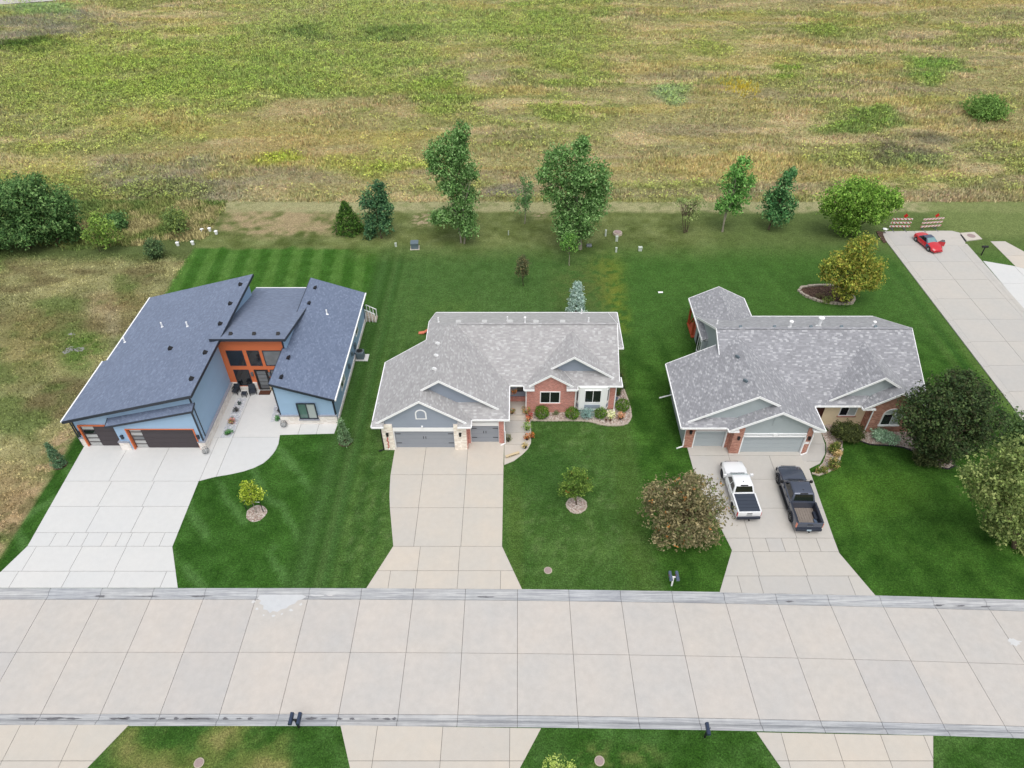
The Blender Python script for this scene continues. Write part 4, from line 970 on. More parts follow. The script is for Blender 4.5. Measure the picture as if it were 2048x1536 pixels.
for q, c_ in [((877, 644), 0), ((1015, 642), 0), ((1050, 645), 1), ((1177, 644), 0), ((1163, 627), 0)]: pipe_vent(roof2, bb(*q), .5, .06, M['white'], bool(c_))
# red and white hanging ornament on the left pillar
orn = empty('hanging_ornament', (-11.0, 41.8, 1.0), 'red twisted garland hanging on the cream stone garage pillar', 'ornament')
b = MB()
pts = [(-11.02 + .05 * math.sin(k * 1.3), 41.84 + .03 * math.cos(k * 1.3), 1.55 - k * .09) for k in range(15)]
b.tube(pts, .035, 6); b.build('ribbon', M['red'], orn); MB().lathe((-11.0, 41.84, .12), [(.0, 0), (.06, .05), (.06, .12), (0, .17)], 8).build('tassel', M['white'], orn)
MB().bar((-11.02, 41.92, 1.6), (-11.02, 41.78, 1.6), .03).build('hook', M['black'], orn)

# ------------------------------------------------------------------ house 3: cool grey roof, brown brick
h3 = empty('house', (24, 50, 0), 'one storey house with grey green siding, cool grey roof, brown brick and a rear wing', 'house')
p3, XA, XB = .525, 13.48, 25.24
gl = lambda x: E0 + p3 * (x - XA); gr = lambda x: E0 + p3 * (XB - x); mf = lambda y: E0 + p3 * (y - 44.15); mb_ = lambda y: E0 + p3 * (57.05 - y)
xg = (XA + XB) / 2; XR0, XR1, YRD = 17.65, 35.0, 50.6
GL = lambda x, y: (x, y, gl(x)); GR = lambda x, y: (x, y, gr(x)); MF = lambda x, y: (x, y, mf(y)); MK = lambda x, y: (x, y, mb_(y))
xd = 21.28; dl = lambda x: gr(xd) - p3 * (xd - x)
b = MB()
b.slab([GL(XA, 41.5), GL(13.93, 41.95), GL(xg, 41.95), GL(xg, 50.03), GL(XR0, 48.32), GL(XR0, 49.72), GL(XA, 49.72)])
b.slab([GR(xg, 41.95), GR(xd, 41.95), GR(xd, 41.15), GR(XB, 41.15), GR(XB, 44.15), GR(xg, 50.03)])
b.slab([(xd, 41.15, dl(xd)), (xd, 42.4, dl(xd)), (18.4, 42.4, dl(18.4)), (17.32, 41.55, dl(17.32)), (17.32, 41.15, dl(17.32))])
pg = lambda y: E0 + p3 * (y - 41.5)
b.slab([(XA, 41.5, E0), (17.32, 41.5, E0), (18.2, 42.35, pg(42.35)), (14.3, 42.35, pg(42.35))], .12)
b.slab([MF(XB, 44.15), MF(XR1, 44.6), MF(XR1, YRD), MF(XR0, YRD), MF(XR0, 48.32), MF(xg, 50.03)] if False else [MF(XB, 44.15), MF(33.5, 44.15), MF(33.5, 45.2), MF(XR1, 45.2), MF(XR1, YRD), MF(XR0, YRD), MF(XR0, 48.32), MF(xg, 50.03)])
b.slab([MK(XR0, YRD), MK(XR1, YRD), MK(XR1 + .1, 57.05), MK(XR0, 57.05)])
rw = lambda x: 4.49 - .5 * abs(x - 20.27)
b.slab([(17.48, 53.23, rw(17.48)), (20.27, 53.23, rw(20.27)), (20.27, 60.2, rw(20.27)), (17.48, 60.2, rw(17.48))]); b.slab([(23.06, 55, rw(23.06)), (20.27, 54.0, rw(20.27)), (20.27, 60.2, rw(20.27)), (23.06, 60.2, rw(23.06))])
XQ = 34.9; ul = lambda x: E0 + p * (x - 26.1); ur = lambda x: E0 + p * (XQ - x); bl = lambda x: E0 + p * (x - 29.3)
b.slab([(26.1, 44.15, E0 + .01), (26.45, 44.5, ul(26.45)), (30.5, 44.5, ul(30.5)), (30.5, 49.65, ul(30.5))])
b.slab([(30.5, 44.5, ur(30.5)), (32.1, 44.5, ur(32.1)), (32.1, 43.75, ur(32.1)), (XQ, 43.75, ur(XQ)), (XQ, 44.3, ur(XQ)), (30.5, 49.65, ur(30.5))])
b.slab([(29.3, 43.75, E0), (32.1, 43.75, bl(32.1)), (32.1, 44.95, bl(32.1)), (30.4, 44.95, bl(30.4)), (29.3, 44.2, E0)])
b.slab([(26.1, 44.14, E0 + .02), (29.3, 44.14, E0 + .02), (30.1, 44.95, E0 + .02 + p * .8), (26.9, 44.95, E0 + .02 + p * .8)], .1)
roof3 = b.build('roof', [M['roof3'], M['white']], h3)
b = MB()
for a, c in [(MK(XR0, YRD), MK(XR1, YRD))]: b.bar(Vector(a) + Vector((0, 0, .012)), Vector(c) + Vector((0, 0, .012)), .26, .035)
b.build('ridge_cap', M['roof3'], roof3)
b = MB()
rake(b, GL(14.05, 41.95), GL(xg, 41.95)); rake(b, GR(xg, 41.95), GR(21.3, 41.95)); rake(b, (17.45, 41.15, dl(17.45)), (xd, 41.15, dl(xd))); rake(b, GR(xd, 41.15), GR(XB, 41.15))
rake(b, MF(XR0, 48.32), MF(XR0, YRD), NL); rake(b, MK(XR0, YRD), MK(XR0, 57.05), NL); rake(b, MF(XR1, 45.2), MF(XR1, YRD), NR); rake(b, MK(XR1, YRD), MK(XR1 + .1, 57.05), NR); rake(b, GL(XA, 49.72), GL(XR0, 49.72), (0, 1, 0))
rake(b, (26.55, 44.5, ul(26.55)), (30.5, 44.5, ul(30.5))); rake(b, (30.5, 44.5, ur(30.5)), (32.2, 44.5, ur(32.2))); rake(b, (29.4, 43.75, bl(29.4)), (32.1, 43.75, bl(32.1))); rake(b, (32.1, 43.75, ur(32.1)), (XQ, 43.75, ur(XQ)))
rake(b, (17.48, 60.2, rw(17.48)), (20.27, 60.2, rw(20.27)), (0, 1, 0)); rake(b, (20.27, 60.2, rw(20.27)), (23.06, 60.2, rw(23.06)), (0, 1, 0))
b.ext([(17.48, 53.23, 3.06), (18.2, 53.23, 3.06), (18.2, 53.23, 3.4)], (0, .05, 0))
b.build('rake_board', M['white'], h3)
b = MB()
gut(b, (XA, 41.5, E0), (XA, 49.72, E0), NL); gut(b, (XA, 41.5, E0), (17.32, 41.5, E0), NF); gut(b, (17.32, 41.15, E0), (17.32, 41.5, E0), NL); gut(b, (XB, 41.1, E0), (XB, 44.15, E0), NR); gut(b, (XB, 44.15, E0), (29.3, 44.15, E0), NF); gut(b, (29.3, 43.75, E0), (29.3, 44.15, E0), NL)
gut(b, (XR0, 57.05, E0), (XR1 + .1, 57.05, E0), (0, 1, 0)); gut(b, (17.48, 53.23, E0), (17.48, 60.2, E0), NL); gut(b, (23.06, 57.0, E0), (23.06, 60.2, E0), NR); gut(b, (XQ, 43.75, E0), (XQ, 44.6, E0), NR)
b.box(17.3, 18.2, 41.1, 41.5, 2.9, 3.02); b.box(24.3, 25.25, 41.12, 41.55, 2.9, 3.02); b.box(29.3, 30.4, 43.72, 44.0, 2.92, 3.02)
b.build('gutter', M['white'], h3)
b = MB()
b.ext([(14.2, 42.29, 3.2), (24.5, 42.29, 3.2), (xg, 42.29, gl(xg) - .14)], (0, .15, 0)); b.ext([(18.0, 41.6, 2.15), (24.4, 41.6, 2.15), (24.4, 41.6, 3.2), (xd, 41.6, dl(xd) - .14), (18.0, 41.6, 3.2)], (0, .2, 0)); b.ext([(26.7, 44.89, 3.2), (34.3, 44.89, 3.2), (30.5, 44.89, ul(30.5) - .14)], (0, .15, 0))
b.box(14.2, 14.35, 42.45, 49.4, 0, 3.02); b.box(14.2, 18.0, 49.3, 49.4, 0, 3.02); b.ext([(14.2, 49.4, 3.0), (18.0, 49.4, 3.0), (18.0, 49.4, 5.25)], (0, -.1, 0)); b.box(18.0, 34.6, 45.2, 56.7, 0, 3.04); b.ext([(18.0, 48.0, 3.0), (18.0, 56.7, 3.1), (18.0, YRD, 6.25)], (.1, 0, 0)); b.ext([(34.6, 45.3, 3.1), (34.6, 56.7, 3.1), (34.6, YRD, 6.2)], (-.1, 0, 0)); b.box(17.62, 22.7, 53.35, 55.0, 0, 3.02); b.box(18.0, 22.7, 55.0, 57.5, 0, 3.02); b.box(24.3, 24.45, 41.75, 45.0, 0, 3.02)
b.build('siding_wall', M['siding3'], h3)
b = MB()
b.box(14.15, 14.95, 42.2, 42.45, 0, 3.02); b.box(17.62, 17.98, 42.2, 42.45, 0, 3.02); b.box(17.95, 18.78, 41.5, 42.3, 0, 3.0); b.box(24.06, 24.5, 41.5, 41.9, 0, 3.0); b.box(14.95, 17.62, 42.26, 42.45, 2.1, 3.02)
b.ext([(30.45, 44.1, 0), (34.5, 44.1, 0), (34.5, 44.1, 3.1), (32.1, 44.1, bl(32.1) - .15), (30.45, 44.1, 3.4)], (0, .25, 0)); b.box(30.4, 30.55, 44.35, 45.2, 0, 3.1); b.box(34.4, 34.6, 44.35, 47, 0, 3.1)
b.build('brick_wall', M['brick3'], h3)
MB().box(26.75, 30.4, 44.98, 45.18, 0, 3.03).build('stucco_wall', M['tan'], h3); MB().box(24.45, 26.75, 45.02, 45.19, 0, 3.03).build('entry_recess', M['porchdark'], h3)
for x0, x1, y in ((18.86, 24.0, 41.72), (15.02, 17.56, 42.4)):
    d = gdoor(h3, x0, x1, 2.0, y, M['gdoor3'])
    bw = MB().box(x0 - .1, x0 - .004, y - .24, y + .0, 0, 2.12).box(x1 + .004, x1 + .1, y - .24, y + .0, 0, 2.12).box(x0 - .1, x1 + .1, y - .24, y + .0, 2.005, 2.1)
    bw.build('door_trim', M['white'], h3)
MB().box(18.8, 24.05, 41.5, 41.6, 2.3, 2.36).build('band_board', M['white'], h3); MB().box(21.25, 21.6, 41.48, 41.6, 2.12, 2.38).build('keystone', M['white'], h3)
va, vz, vw = 21.3, 3.9, .3
arc = [(va - vw, vz - .45), (va + vw, vz - .45), (va + vw, vz)] + [(va + vw * math.cos(t), vz + vw * math.sin(t)) for t in [math.pi * k / 10 for k in range(1, 10)]] + [(va - vw, vz)]
gv = MB().ext([(va + (x - va) * 1.25, 41.6, vz + (z - vz) * 1.2) for x, z in arc], (0, -.05, 0)).build('gable_vent', M['siding3'], h3); MB().ext([(x, 41.552, z) for x, z in arc], (0, -.012, 0)).build('louvre', M['siding3'], gv)
for a, y in ((14.55, 42.2), (18.4, 41.5), (24.28, 41.5)): sconce(h3, (0, y, 0), U, NF, a, 1.75, M['black'], .36)
MB().box(24.12, 24.46, 41.47, 41.5, 1.2, 1.45).build('house_number_plate', M['white'], h3)
window(h3, (0, 44.98, 0), U, NF, 28.1, 29.6, 1.15, 2.6, [M['glass'], M['blind']], M['white'], .07, sill=M['brick3'])
# arched window in the brick gable
a0, a1, zb, zs = 31.5, 33.05, .95, 2.15; xc, rr = (a0 + a1) / 2, (a1 - a0) / 2
arc = [(a0, zb), (a1, zb)] + [(xc + rr * math.cos(t), zs + rr * .8 * math.sin(t)) for t in [math.pi * k / 14 for k in range(0, 15)]]
aw = MB().ext([(xc + (x - xc) * 1.12, 44.1, zs + (z - zs) * 1.1) for x, z in arc], (0, -.05, 0)).build('arched_window', M['white'], h3)
MB().ext([(x, 44.048, z) for x, z in arc[1:] if z >= zs + .05] , (0, -.012, 0)).build('pane', M['blind'], aw)
MB().box(a0 + .03, xc - .03, 44.032, 44.048, zb + .05, zs).build('pane', M['glass'], aw); MB().box(xc + .03, a1 - .03, 44.032, 44.048, zb + .05, zs).build('pane', M['blind'], aw)
MB().box(a0 - .15, a1 + .15, 43.98, 44.1, zb - .16, zb - .02).build('sill', M['white'], aw)
downspout(h3, [(25.1, 41.15, 2.95), (24.55, 41.48, 2.7), (24.55, 41.46, .15), (24.0, 41.25, .06)], M['white']); downspout(h3, [(29.3, 43.95, 2.95), (30.42, 44.05, 2.75), (30.42, 44.05, .1)], M['white']); downspout(h3, [(13.5, 42.3, 2.95), (14.15, 42.3, 2.6), (14.15, 42.2, .15), (13.6, 42.05, .05)], M['white']); downspout(h3, [(13.5, 48.3, 2.95), (14.15, 48.3, 2.6), (14.15, 48.3, .6), (13.0, 48.2, .3)], M['white'])
window(h3, (17.62, 0, 0), (0, 1, 0), NL, 53.6, 54.85, .7, 2.5, [M['glass_s'], M['glass']], M['white'], .09)
b = MB()
for x, y in ((17.75, 59.9), (17.75, 57.9)): b.box(x, x + .2, y, y + .2, 0, 2.95)
b.box(17.72, 17.98, 55.4, 60.1, 2.7, 2.95); b.box(17.7, 22.9, 57.6, 60.1, .0, .12); b.bar((17.85, 57.9, 2.8), (17.85, 59.6, .3), .12)
b.build('porch_post', plain('cedar_post', S(200, 92, 56), .6, .3), h3)
def r3(px, py): return on_plane(px, py, 3.1 - .525 * 13.48, .525, 0)
for q in [(1476, 714), (1492, 762)]: box_vent(roof3, r3(*q), -1, -.6, M['util_b'], .4)
def r3b(px, py): return on_plane(px, py, 3.1 + .525 * 57.05, 0, -.525)
for q in [(1481, 656), (1549, 656), (1622, 656), (1683, 656), (1751, 656)]: box_vent(roof3, r3b(*q), 0, 1, M['util_b'], .26)
for q, r_, h_, c_ in [((1434, 648), .06, .45, 0), ((1580, 654), .1, .55, 1), ((1638, 652), .14, .85, 1), ((1747, 651), .08, .35, 1)]: pipe_vent(roof3, r3b(*q), h_, r_, M['white'], bool(c_))

# ================================================================== BEDS, VEHICLES AND SMALL THINGS
def along(poly, step):
    out = []; acc = 0
    for a, b_ in zip(poly, poly[1:]):
        L = math.hypot(b_[0] - a[0], b_[1] - a[1]); t = step - acc if acc else 0.0
        while t < L: out.append((a[0] + (b_[0] - a[0]) * t / L, a[1] + (b_[1] - a[1]) * t / L, math.atan2(b_[1] - a[1], b_[0] - a[0]))); t += step
        acc = L - (t - step)
    return out
def edging(root, line, L=.32, w=.13, h=.1, emat='edging', seed=0, name='edging_stone', step=None):
    rnd = random.Random(seed)
    for x, y, a in along(line, step or L * 1.04):
        l = L * rnd.uniform(.8, 1.0) / 2; ww = w * rnd.uniform(.85, 1.1) / 2; hh = h * rnd.uniform(.8, 1.15); a2 = a + rnd.uniform(-.08, .08); c, s = math.cos(a2), math.sin(a2)
        q = [(x + c * u - s * v, y + s * u + c * v, -.03) for u, v in ((-l, -ww), (l, -ww), (l, ww), (-l, ww))]
        MB().ext(q, (0, 0, hh + .03)).build(name, M[emat], root, bevel=.02, seg=1)
def bed(label, poly, mat, z=.02, edge=None, cat='flower bed', name='planting_bed', **kw):
    cx = sum(p[0] for p in poly) / len(poly); cy = sum(p[1] for p in poly) / len(poly)
    r = empty(name, (cx, cy, 0), label, cat)
    P = poly if parea(poly) > 0 else poly[::-1]; MB().ext([(x, y, z) for x, y in P], (0, 0, -.06)).build('pebbles' if 'rock' in mat else 'mulch', M[mat], r)
    if edge: edging(r, edge, **kw)
    return r
e2 = gp((1061.5, 841.4), (1085, 842), (1110, 842), (1136.7, 841.4), (1160, 842), (1177.7, 843.5), (1190, 846), (1198, 849), (1215, 851.5), (1232.4, 851.7), (1244, 851), (1253, 848), (1259, 842), (1261.8, 834), (1260.5, 819), (1254, 798), (1246, 776.5))
bed('pink white pebble bed with pale edging along the brick front of the middle house', e2 + [(8.75, 50.0), (8.75, 47.0), (5, 46.6), (.95, 46.7)], 'rock_w', edge=e2, seed=1)
e3 = gp((1700, 877), (1709, 878), (1724, 884), (1739, 889.5), (1758, 891), (1784.6, 892), (1807, 895.6), (1828.5, 903.5), (1849.6, 918.4), (1867, 930.8), (1882, 936), (1897, 938.7), (1909, 932.5), (1902, 916.7))
bed('pebble bed with dark curved edge below the brown brick gable', e3 + [(35.2, 43.2), (34.6, 44.1), (30.4, 44.1), (30.4, 45.0), (27.2, 45.0), (27.6, 43.6)], 'rock_w', edge=e3, seed=2, L=.3, w=.09, h=.07, emat='terra')
e4 = gp((1684, 900), (1678, 920), (1672, 935), (1655, 945), (1636, 951), (1626, 948))
bed('narrow pebble bed following the curved walk of the third house', gp((1640, 860), (1700, 868), (1686, 880)) + e4 + gp((1646, 925), (1653, 905), (1652, 886)), 'rock_w', edge=e4, seed=3, L=.3, w=.12, h=.1)
def zi(x, y): return (1560 + x * 240 / 1843, 440 + y * 240 / 1843)
isl = gp(*[zi(*q) for q in [(290, 1090), (330, 1045), (450, 1028), (560, 1018), (650, 1012), (780, 1020), (900, 1045), (1020, 1090), (1100, 1150), (1140, 1230), (1100, 1290), (1000, 1297), (900, 1295), (800, 1288), (700, 1275), (620, 1258), (540, 1235), (470, 1208), (400, 1180), (330, 1135)]])
bed('mulched island bed ringed with pale stacked stones on the third back lawn', isl, 'mulch', edge=isl + isl[:1], seed=4, L=.42, w=.26, h=.22, name='island_bed', z=.05)
def ring(label, px, r, mat, name='tree_ring', edge=False, sq=1.0):
    x, y = g(*px); P = blob(x, y, r, r * sq, 20, int(px[0]), .06); b_ = bed(label, P, mat, .025, P + P[:1] if edge else None, 'tree ring', name, L=.3, w=.1, h=.07, seed=9); return b_
ring('round white pebble ring under the small round lawn tree', (1153, 1011), .78, 'rock_w', edge=True); ring('round wood chip ring under the young staked tree', (513, 1027), .8, 'rock_w'); ring('mulch ring under the arborvitae by the left driveway edge', (121, 930), .55, 'mulch'); ring('mulch ring under the arborvitae at the blue house corner', (691, 884), .6, 'mulch'); ring('brown mulch patch under the blue spruce', (1151, 632), .75, 'mulch')
def z2w(*q): return gp(*[(400 + x * 380 / 1424, 520 + y * 380 / 1424) for x, y in q], z=.03)
bed('long pale pebble bed beside the blue garage wing wall', z2w((278, 1035), (352, 1035), (242, 1330), (152, 1332)), 'rock_g', .055); bed('short pale pebble bed beside the blue right wing', z2w((560, 1088), (612, 1095), (606, 1205), (528, 1214)), 'rock_g', .055)
st = empty('tree_stake_set', (*g(513, 1025), 0), 'pair of dark tree stakes with white straps on the young lime tree', 'tree stake'); tx, ty = g(513, 1025)
for (px, py) in ((493, 1020), (527, 1024)):
    x, y = g(px, py); MB().tube([(x, y, -.1), (x, y, 1.25)], .03, 6).build('stake', M['black'], st); MB().bar((x, y, 1.2), (tx, ty, 1.3), .045, .02).build('strap', M['white'], st)

# ------------------------------------------------------------------ pickups
def ringx(y, w, zb, zt, cr=.1, n=None):
    return [(-w * .86, y, zb), (-w * .98, y, zb + .12), (-w, y, (zb + zt) * .5), (-w * .975, y, zt - cr), (-w * .9, y, zt - cr * .25), (-w * .5, y, zt + .015), (0, y, zt + .03), (w * .5, y, zt + .015), (w * .9, y, zt - cr * .25), (w * .975, y, zt - cr), (w, y, (zb + zt) * .5), (w * .98, y, zb + .12), (w * .86, y, zb)]
def quad_panel(b, q, t=.012, ins=.0):
    q = [Vector(p) for p in q]; c = sum(q, Vector()) / 4; n = (q[1] - q[0]).cross(q[3] - q[0]).normalized()
    q = [c + (p - c) * (1 - ins) for p in q]; b.ext([p - n * .03 for p in q], n * (.03 + t)); return b
def wheel(root, x, y, r, w, rim, side):
    t = MB().lathe((x - w / 2 * side, y, r), [(r * .62, 0), (r * .93, 0), (r, .045 * side), (r, (w - .045) * side), (r * .93, w * side), (r * .62, w * side)], 22, axis='x').build('wheel', M['tire'], root, smooth=True)
    xo = x + w / 2 * side; b = MB().lathe((xo - .05 * side, y, r), [(r * .64, 0), (r * .64, .02 * side), (r * .52, .035 * side)], 20, axis='x')
    for k in range(6):
        a = k * math.pi / 3; b.bar((xo - .01 * side, y, r), (xo - .01 * side, y + math.cos(a) * r * .58, r + math.sin(a) * r * .58), .05, .07)
    b.lathe((xo - .02 * side, y, r), [(r * .16, 0), (r * .14, .03 * side)], 10, axis='x'); b.build('rim', M[rim], t)
def pickup(label, loc, rz, L, Wd, Hh, paint, cover, rim, plate, wb):
    t = empty('pickup_truck', loc, label, 'pickup truck', None, rz, True)
    w = Wd / 2; yr, yf = -L / 2, L / 2; P = M[paint]; belt = Hh * .63; zb = .42
    cr_, cf = yr + L * .335, yr + L * .70             # cab rear, windscreen foot
    rings = [ringx(cr_ + .0, w, zb, belt), ringx(cr_ + 1.0, w, zb, belt), ringx(cf - .2, w, zb, belt), ringx(cf + .15, w * .99, zb, belt - .01), ringx(yf - .75, w * .985, zb, belt - .06), ringx(yf - .3, w * .93, zb, belt - .13), ringx(yf - .08, w * .82, zb + .05, belt - .25), ringx(yf, w * .7, zb + .12, belt - .36)]
    body = MB().loft(rings); body.build('body', P, t, smooth=True)
    b = MB()                                          # bed sides and tailgate
    for s in (-1, 1):
        x0, x1 = sorted((s * w * .985, s * (w * .985 - .13))); b.loft([[(x0, y, zb), (x1, y, zb), (x1, y, belt + .03), (x0, y, belt - .0 + .03)] for y in (yr + .1, cr_)])
    b.build('bed_side', P, t, bevel=.035, smooth=True)
    MB().box(-w * .95, w * .95, yr + .02, yr + .13, zb + .08, belt + .02).build('tailgate', P, t, bevel=.03, smooth=True)
    MB().box(-w * .86, w * .86, cr_ - .03, cr_ + .02, zb, belt + .05).build('bed_front', P, t, bevel=.015)
    if cover:
        c = MB().box(-w * .86, w * .86, yr + .12, cr_ - .03, belt - .02, belt + .035).build('bed_cover', M['tonneau'], t, bevel=.02)
        for k in range(1, 5): y = yr + .12 + (cr_ - yr - .15) * k / 5; MB().box(-w * .84, w * .84, y - .012, y + .012, belt + .035, belt + .047).build('cover_seam', M['plastic'], c)
        for s in (-1, 1): MB().box(min(s * w * .86, s * w * .98), max(s * w * .86, s * w * .98), yr + .12, cr_, belt + .028, belt + .045).build('bed_rail', P, t)
    else:
        fl_ = MB().box(-w * .86, w * .86, yr + .12, cr_ - .03, zb + .1, zb + .16).build('bed_floor', M['bedfloor'], t)
        for k in range(9): x = -w * .78 + k * w * 1.56 / 8; MB().box(x - .045, x + .045, yr + .14, cr_ - .06, zb + .16, zb + .185).build('floor_rib', M['bedfloor'], fl_)
        for s in (-1, 1):
            x0, x1 = sorted((s * w * .86, s * w * .62)); MB().box(x0, x1, yr + .8, yr + 1.55, zb + .16, zb + .42).build('wheel_house', M['plastic'], t, bevel=.08, smooth=True)
            MB().box(min(s * w * .865, s * w * .845), max(s * w * .865, s * w * .845), yr + .14, cr_ - .05, zb + .16, belt - .05).build('bed_liner', M['plastic'], t)
        MB().box(w * .55, w * .78, yr + .3, yr + .9, zb + .16, zb + .3).build('tool_case', M['mail_b'], t, bevel=.03)
        for s in (-1, 1): MB().box(min(s * w * .86, s * w * .985), max(s * w * .86, s * w * .985), yr + .12, cr_, belt + .028, belt + .045).build('bed_rail', M['plastic'], t)
    # cab
    wt = w * .76; y0, y1, y2, y3 = cr_ + .02, cr_ + .32, cf - .62, cf + .12
    Bq = [(-w * .93, y0, belt - .03), (w * .93, y0, belt - .03), (w * .91, y3, belt - .05), (-w * .91, y3, belt - .05)]; Tq = [(-wt, y1, Hh - .05), (wt, y1, Hh - .05), (wt * .98, y2, Hh - .06), (-wt * .98, y2, Hh - .06)]; Uq = [(-wt * .86, y1 + .12, Hh), (wt * .86, y1 + .12, Hh), (wt * .84, y2 - .18, Hh), (-wt * .84, y2 - .18, Hh)]
    cab = MB().loft([Bq, Tq, Uq]).build('cab', P, t, bevel=.045, smooth=True)
    lerp = lambda a, c, k: tuple(a[i] + (c[i] - a[i]) * k for i in range(3))
    def face(i, j, u0, u1, v0, v1):
        f = lambda u, v: lerp(lerp(Bq[i], Bq[j], u), lerp(Tq[i], Tq[j], u), v); return [f(u0, v0), f(u1, v0), f(u1, v1), f(u0, v1)]
    ws = quad_panel(MB(), face(2, 3, .07, .93, .12, .92)).build('windscreen', M['wind_t'] if cover else M['carglass'], t)
    for k, u in enumerate((.15, .5)): f = face(2, 3, u, u + .34, .13, .17); MB().bar(Vector(f[0]) + Vector((0, .04, .03)), Vector(f[1]) + Vector((0, .05, .04)), .025).build('wiper', M['black'], ws)
    quad_panel(MB(), face(0, 1, .08, .92, .2, .9)).build('rear_window', M['carglass'], t)
    for (i, j, rev) in ((1, 2, 0), (3, 0, 1)):
        for u0, u1 in (((.08, .44), (.48, .84)) if not rev else ((.16, .52), (.56, .92))): quad_panel(MB(), face(i, j, u0, u1, .16, .86)).build('side_window', M['carglass'], t)
    for s in (-1, 1):
        for yy in (cr_ + .75, cr_ + 1.65): MB().box(min(s * w, s * (w + .025)), max(s * w, s * (w + .025)), yy - .1, yy + .1, belt - .2, belt - .15).build('door_handle', P if cover else M['black'], t)
        for yy in (cr_ + .12, cr_ + 1.0, cf - .1): MB().box(min(s * (w - .01), s * (w + .004)), max(s * (w - .01), s * (w + .004)), yy - .008, yy + .008, zb + .1, belt - .06).build('door_gap', M['black'], t)
        m_ = MB().box(min(s * w * .92, s * (w + .22)), max(s * w * .92, s * (w + .22)), cf - .25, cf - .17, belt + .02, belt + .07); m_.box(min(s * (w + .02), s * (w + .26)), max(s * (w + .02), s * (w + .26)), cf - .3, cf - .14, belt + .0, belt + .22); m_.build('mirror', P if cover else M['black'], t, bevel=.03)
        x0, x1 = sorted((s * w * .84, s * (w + .0))); MB().box(x0, x1, yr + .03, yr + .2, belt - .5, belt - .06).build('tail_lamp', M['tail'] if cover else M['lamp_o'], t, bevel=.02)
        x0, x1 = sorted((s * w * .5, s * w * .9)); MB().box(x0, x1, yf - .32, yf - .1, belt - .38, belt - .22).build('headlamp', M['frost'], t, bevel=.03)
        for yy in (-wb / 2 + .02 * L, wb / 2 + .02 * L):
            wheel(t, s * (w - .12), yy, .4, .27, rim, s)
            xa = s * (w - .005); arch = [(xa, yy + .53 * math.cos(a), .4 + .53 * math.sin(a)) for a in [math.pi * k / 12 for k in range(13)]]; inn = [(xa, yy + .43 * math.cos(a), .4 + .43 * math.sin(a)) for a in [math.pi * k / 12 for k in range(12, -1, -1)]]
            MB().ext(arch + inn, (s * .03, 0, 0)).build('wheel_arch', M['plastic'] if not cover else P, t); MB().ext([(s * (w - .01), yy + .46 * math.cos(a), .4 + .46 * math.sin(a)) for a in [math.pi * k / 12 for k in range(13)]], (s * .015, 0, 0)).build('wheel_well', M['black'], t)
        if not cover: x0, x1 = sorted((s * (w - .1), s * (w + .1))); MB().box(x0, x1, cr_ - .1, cf + .1, .4, .46).build('side_step', M['black'], t, bevel=.02)
    MB().box(-w * .95, w * .95, yr - .1, yr + .06, .42, .66).build('rear_bumper', M['plastic'], t, bevel=.04); MB().box(-w * .9, w * .9, yf - .12, yf + .06, .38, .66).build('front_bumper', M['plastic'], t, bevel=.05)
    MB().box(-w * .6, w * .6, yf - .09, yf + .02, .68, belt - .3).build('grille', M['black'], t, bevel=.02)
    MB().box(-.05, .05, yr - .22, yr - .08, .4, .46).build('tow_hitch', M['black'], t)
    MB().box(-.2, .2, yr - .005, yr + .03, belt - .16, belt - .1).build('tailgate_handle', M['black'], t)
    MB().box(-.22, .22, yr + .005, yr + .025, belt - .33, belt - .27).build('tailgate_badge', M['metal_g'], t)
    if plate: MB().box(-.17, .17, yr - .115, yr - .1, .48, .64).build('number_plate', M['plate'], t)
    MB().box(-.3, .3, y1 - .04, y1 + .06, Hh - .07, Hh - .03).build('brake_light', M['black'], t); MB().lathe((.0, y1 + .35, Hh - .01), [(.04, 0), (.03, .05), (0, .09)], 8).build('antenna', M['black'], t)
    return t
pickup('white crew cab pickup with a dark vinyl bed cover', (17.72, 37.05, .03), R(1.2), 5.6, 1.88, 1.8, 'paint_w', True, 'plastic', False, 3.45)
pickup('dark grey crew cab pickup with an open empty bed', (22.12, 36.2, .03), R(-1.0), 6.15, 2.04, 1.92, 'paint_k', False, 'rim', True, 3.85)
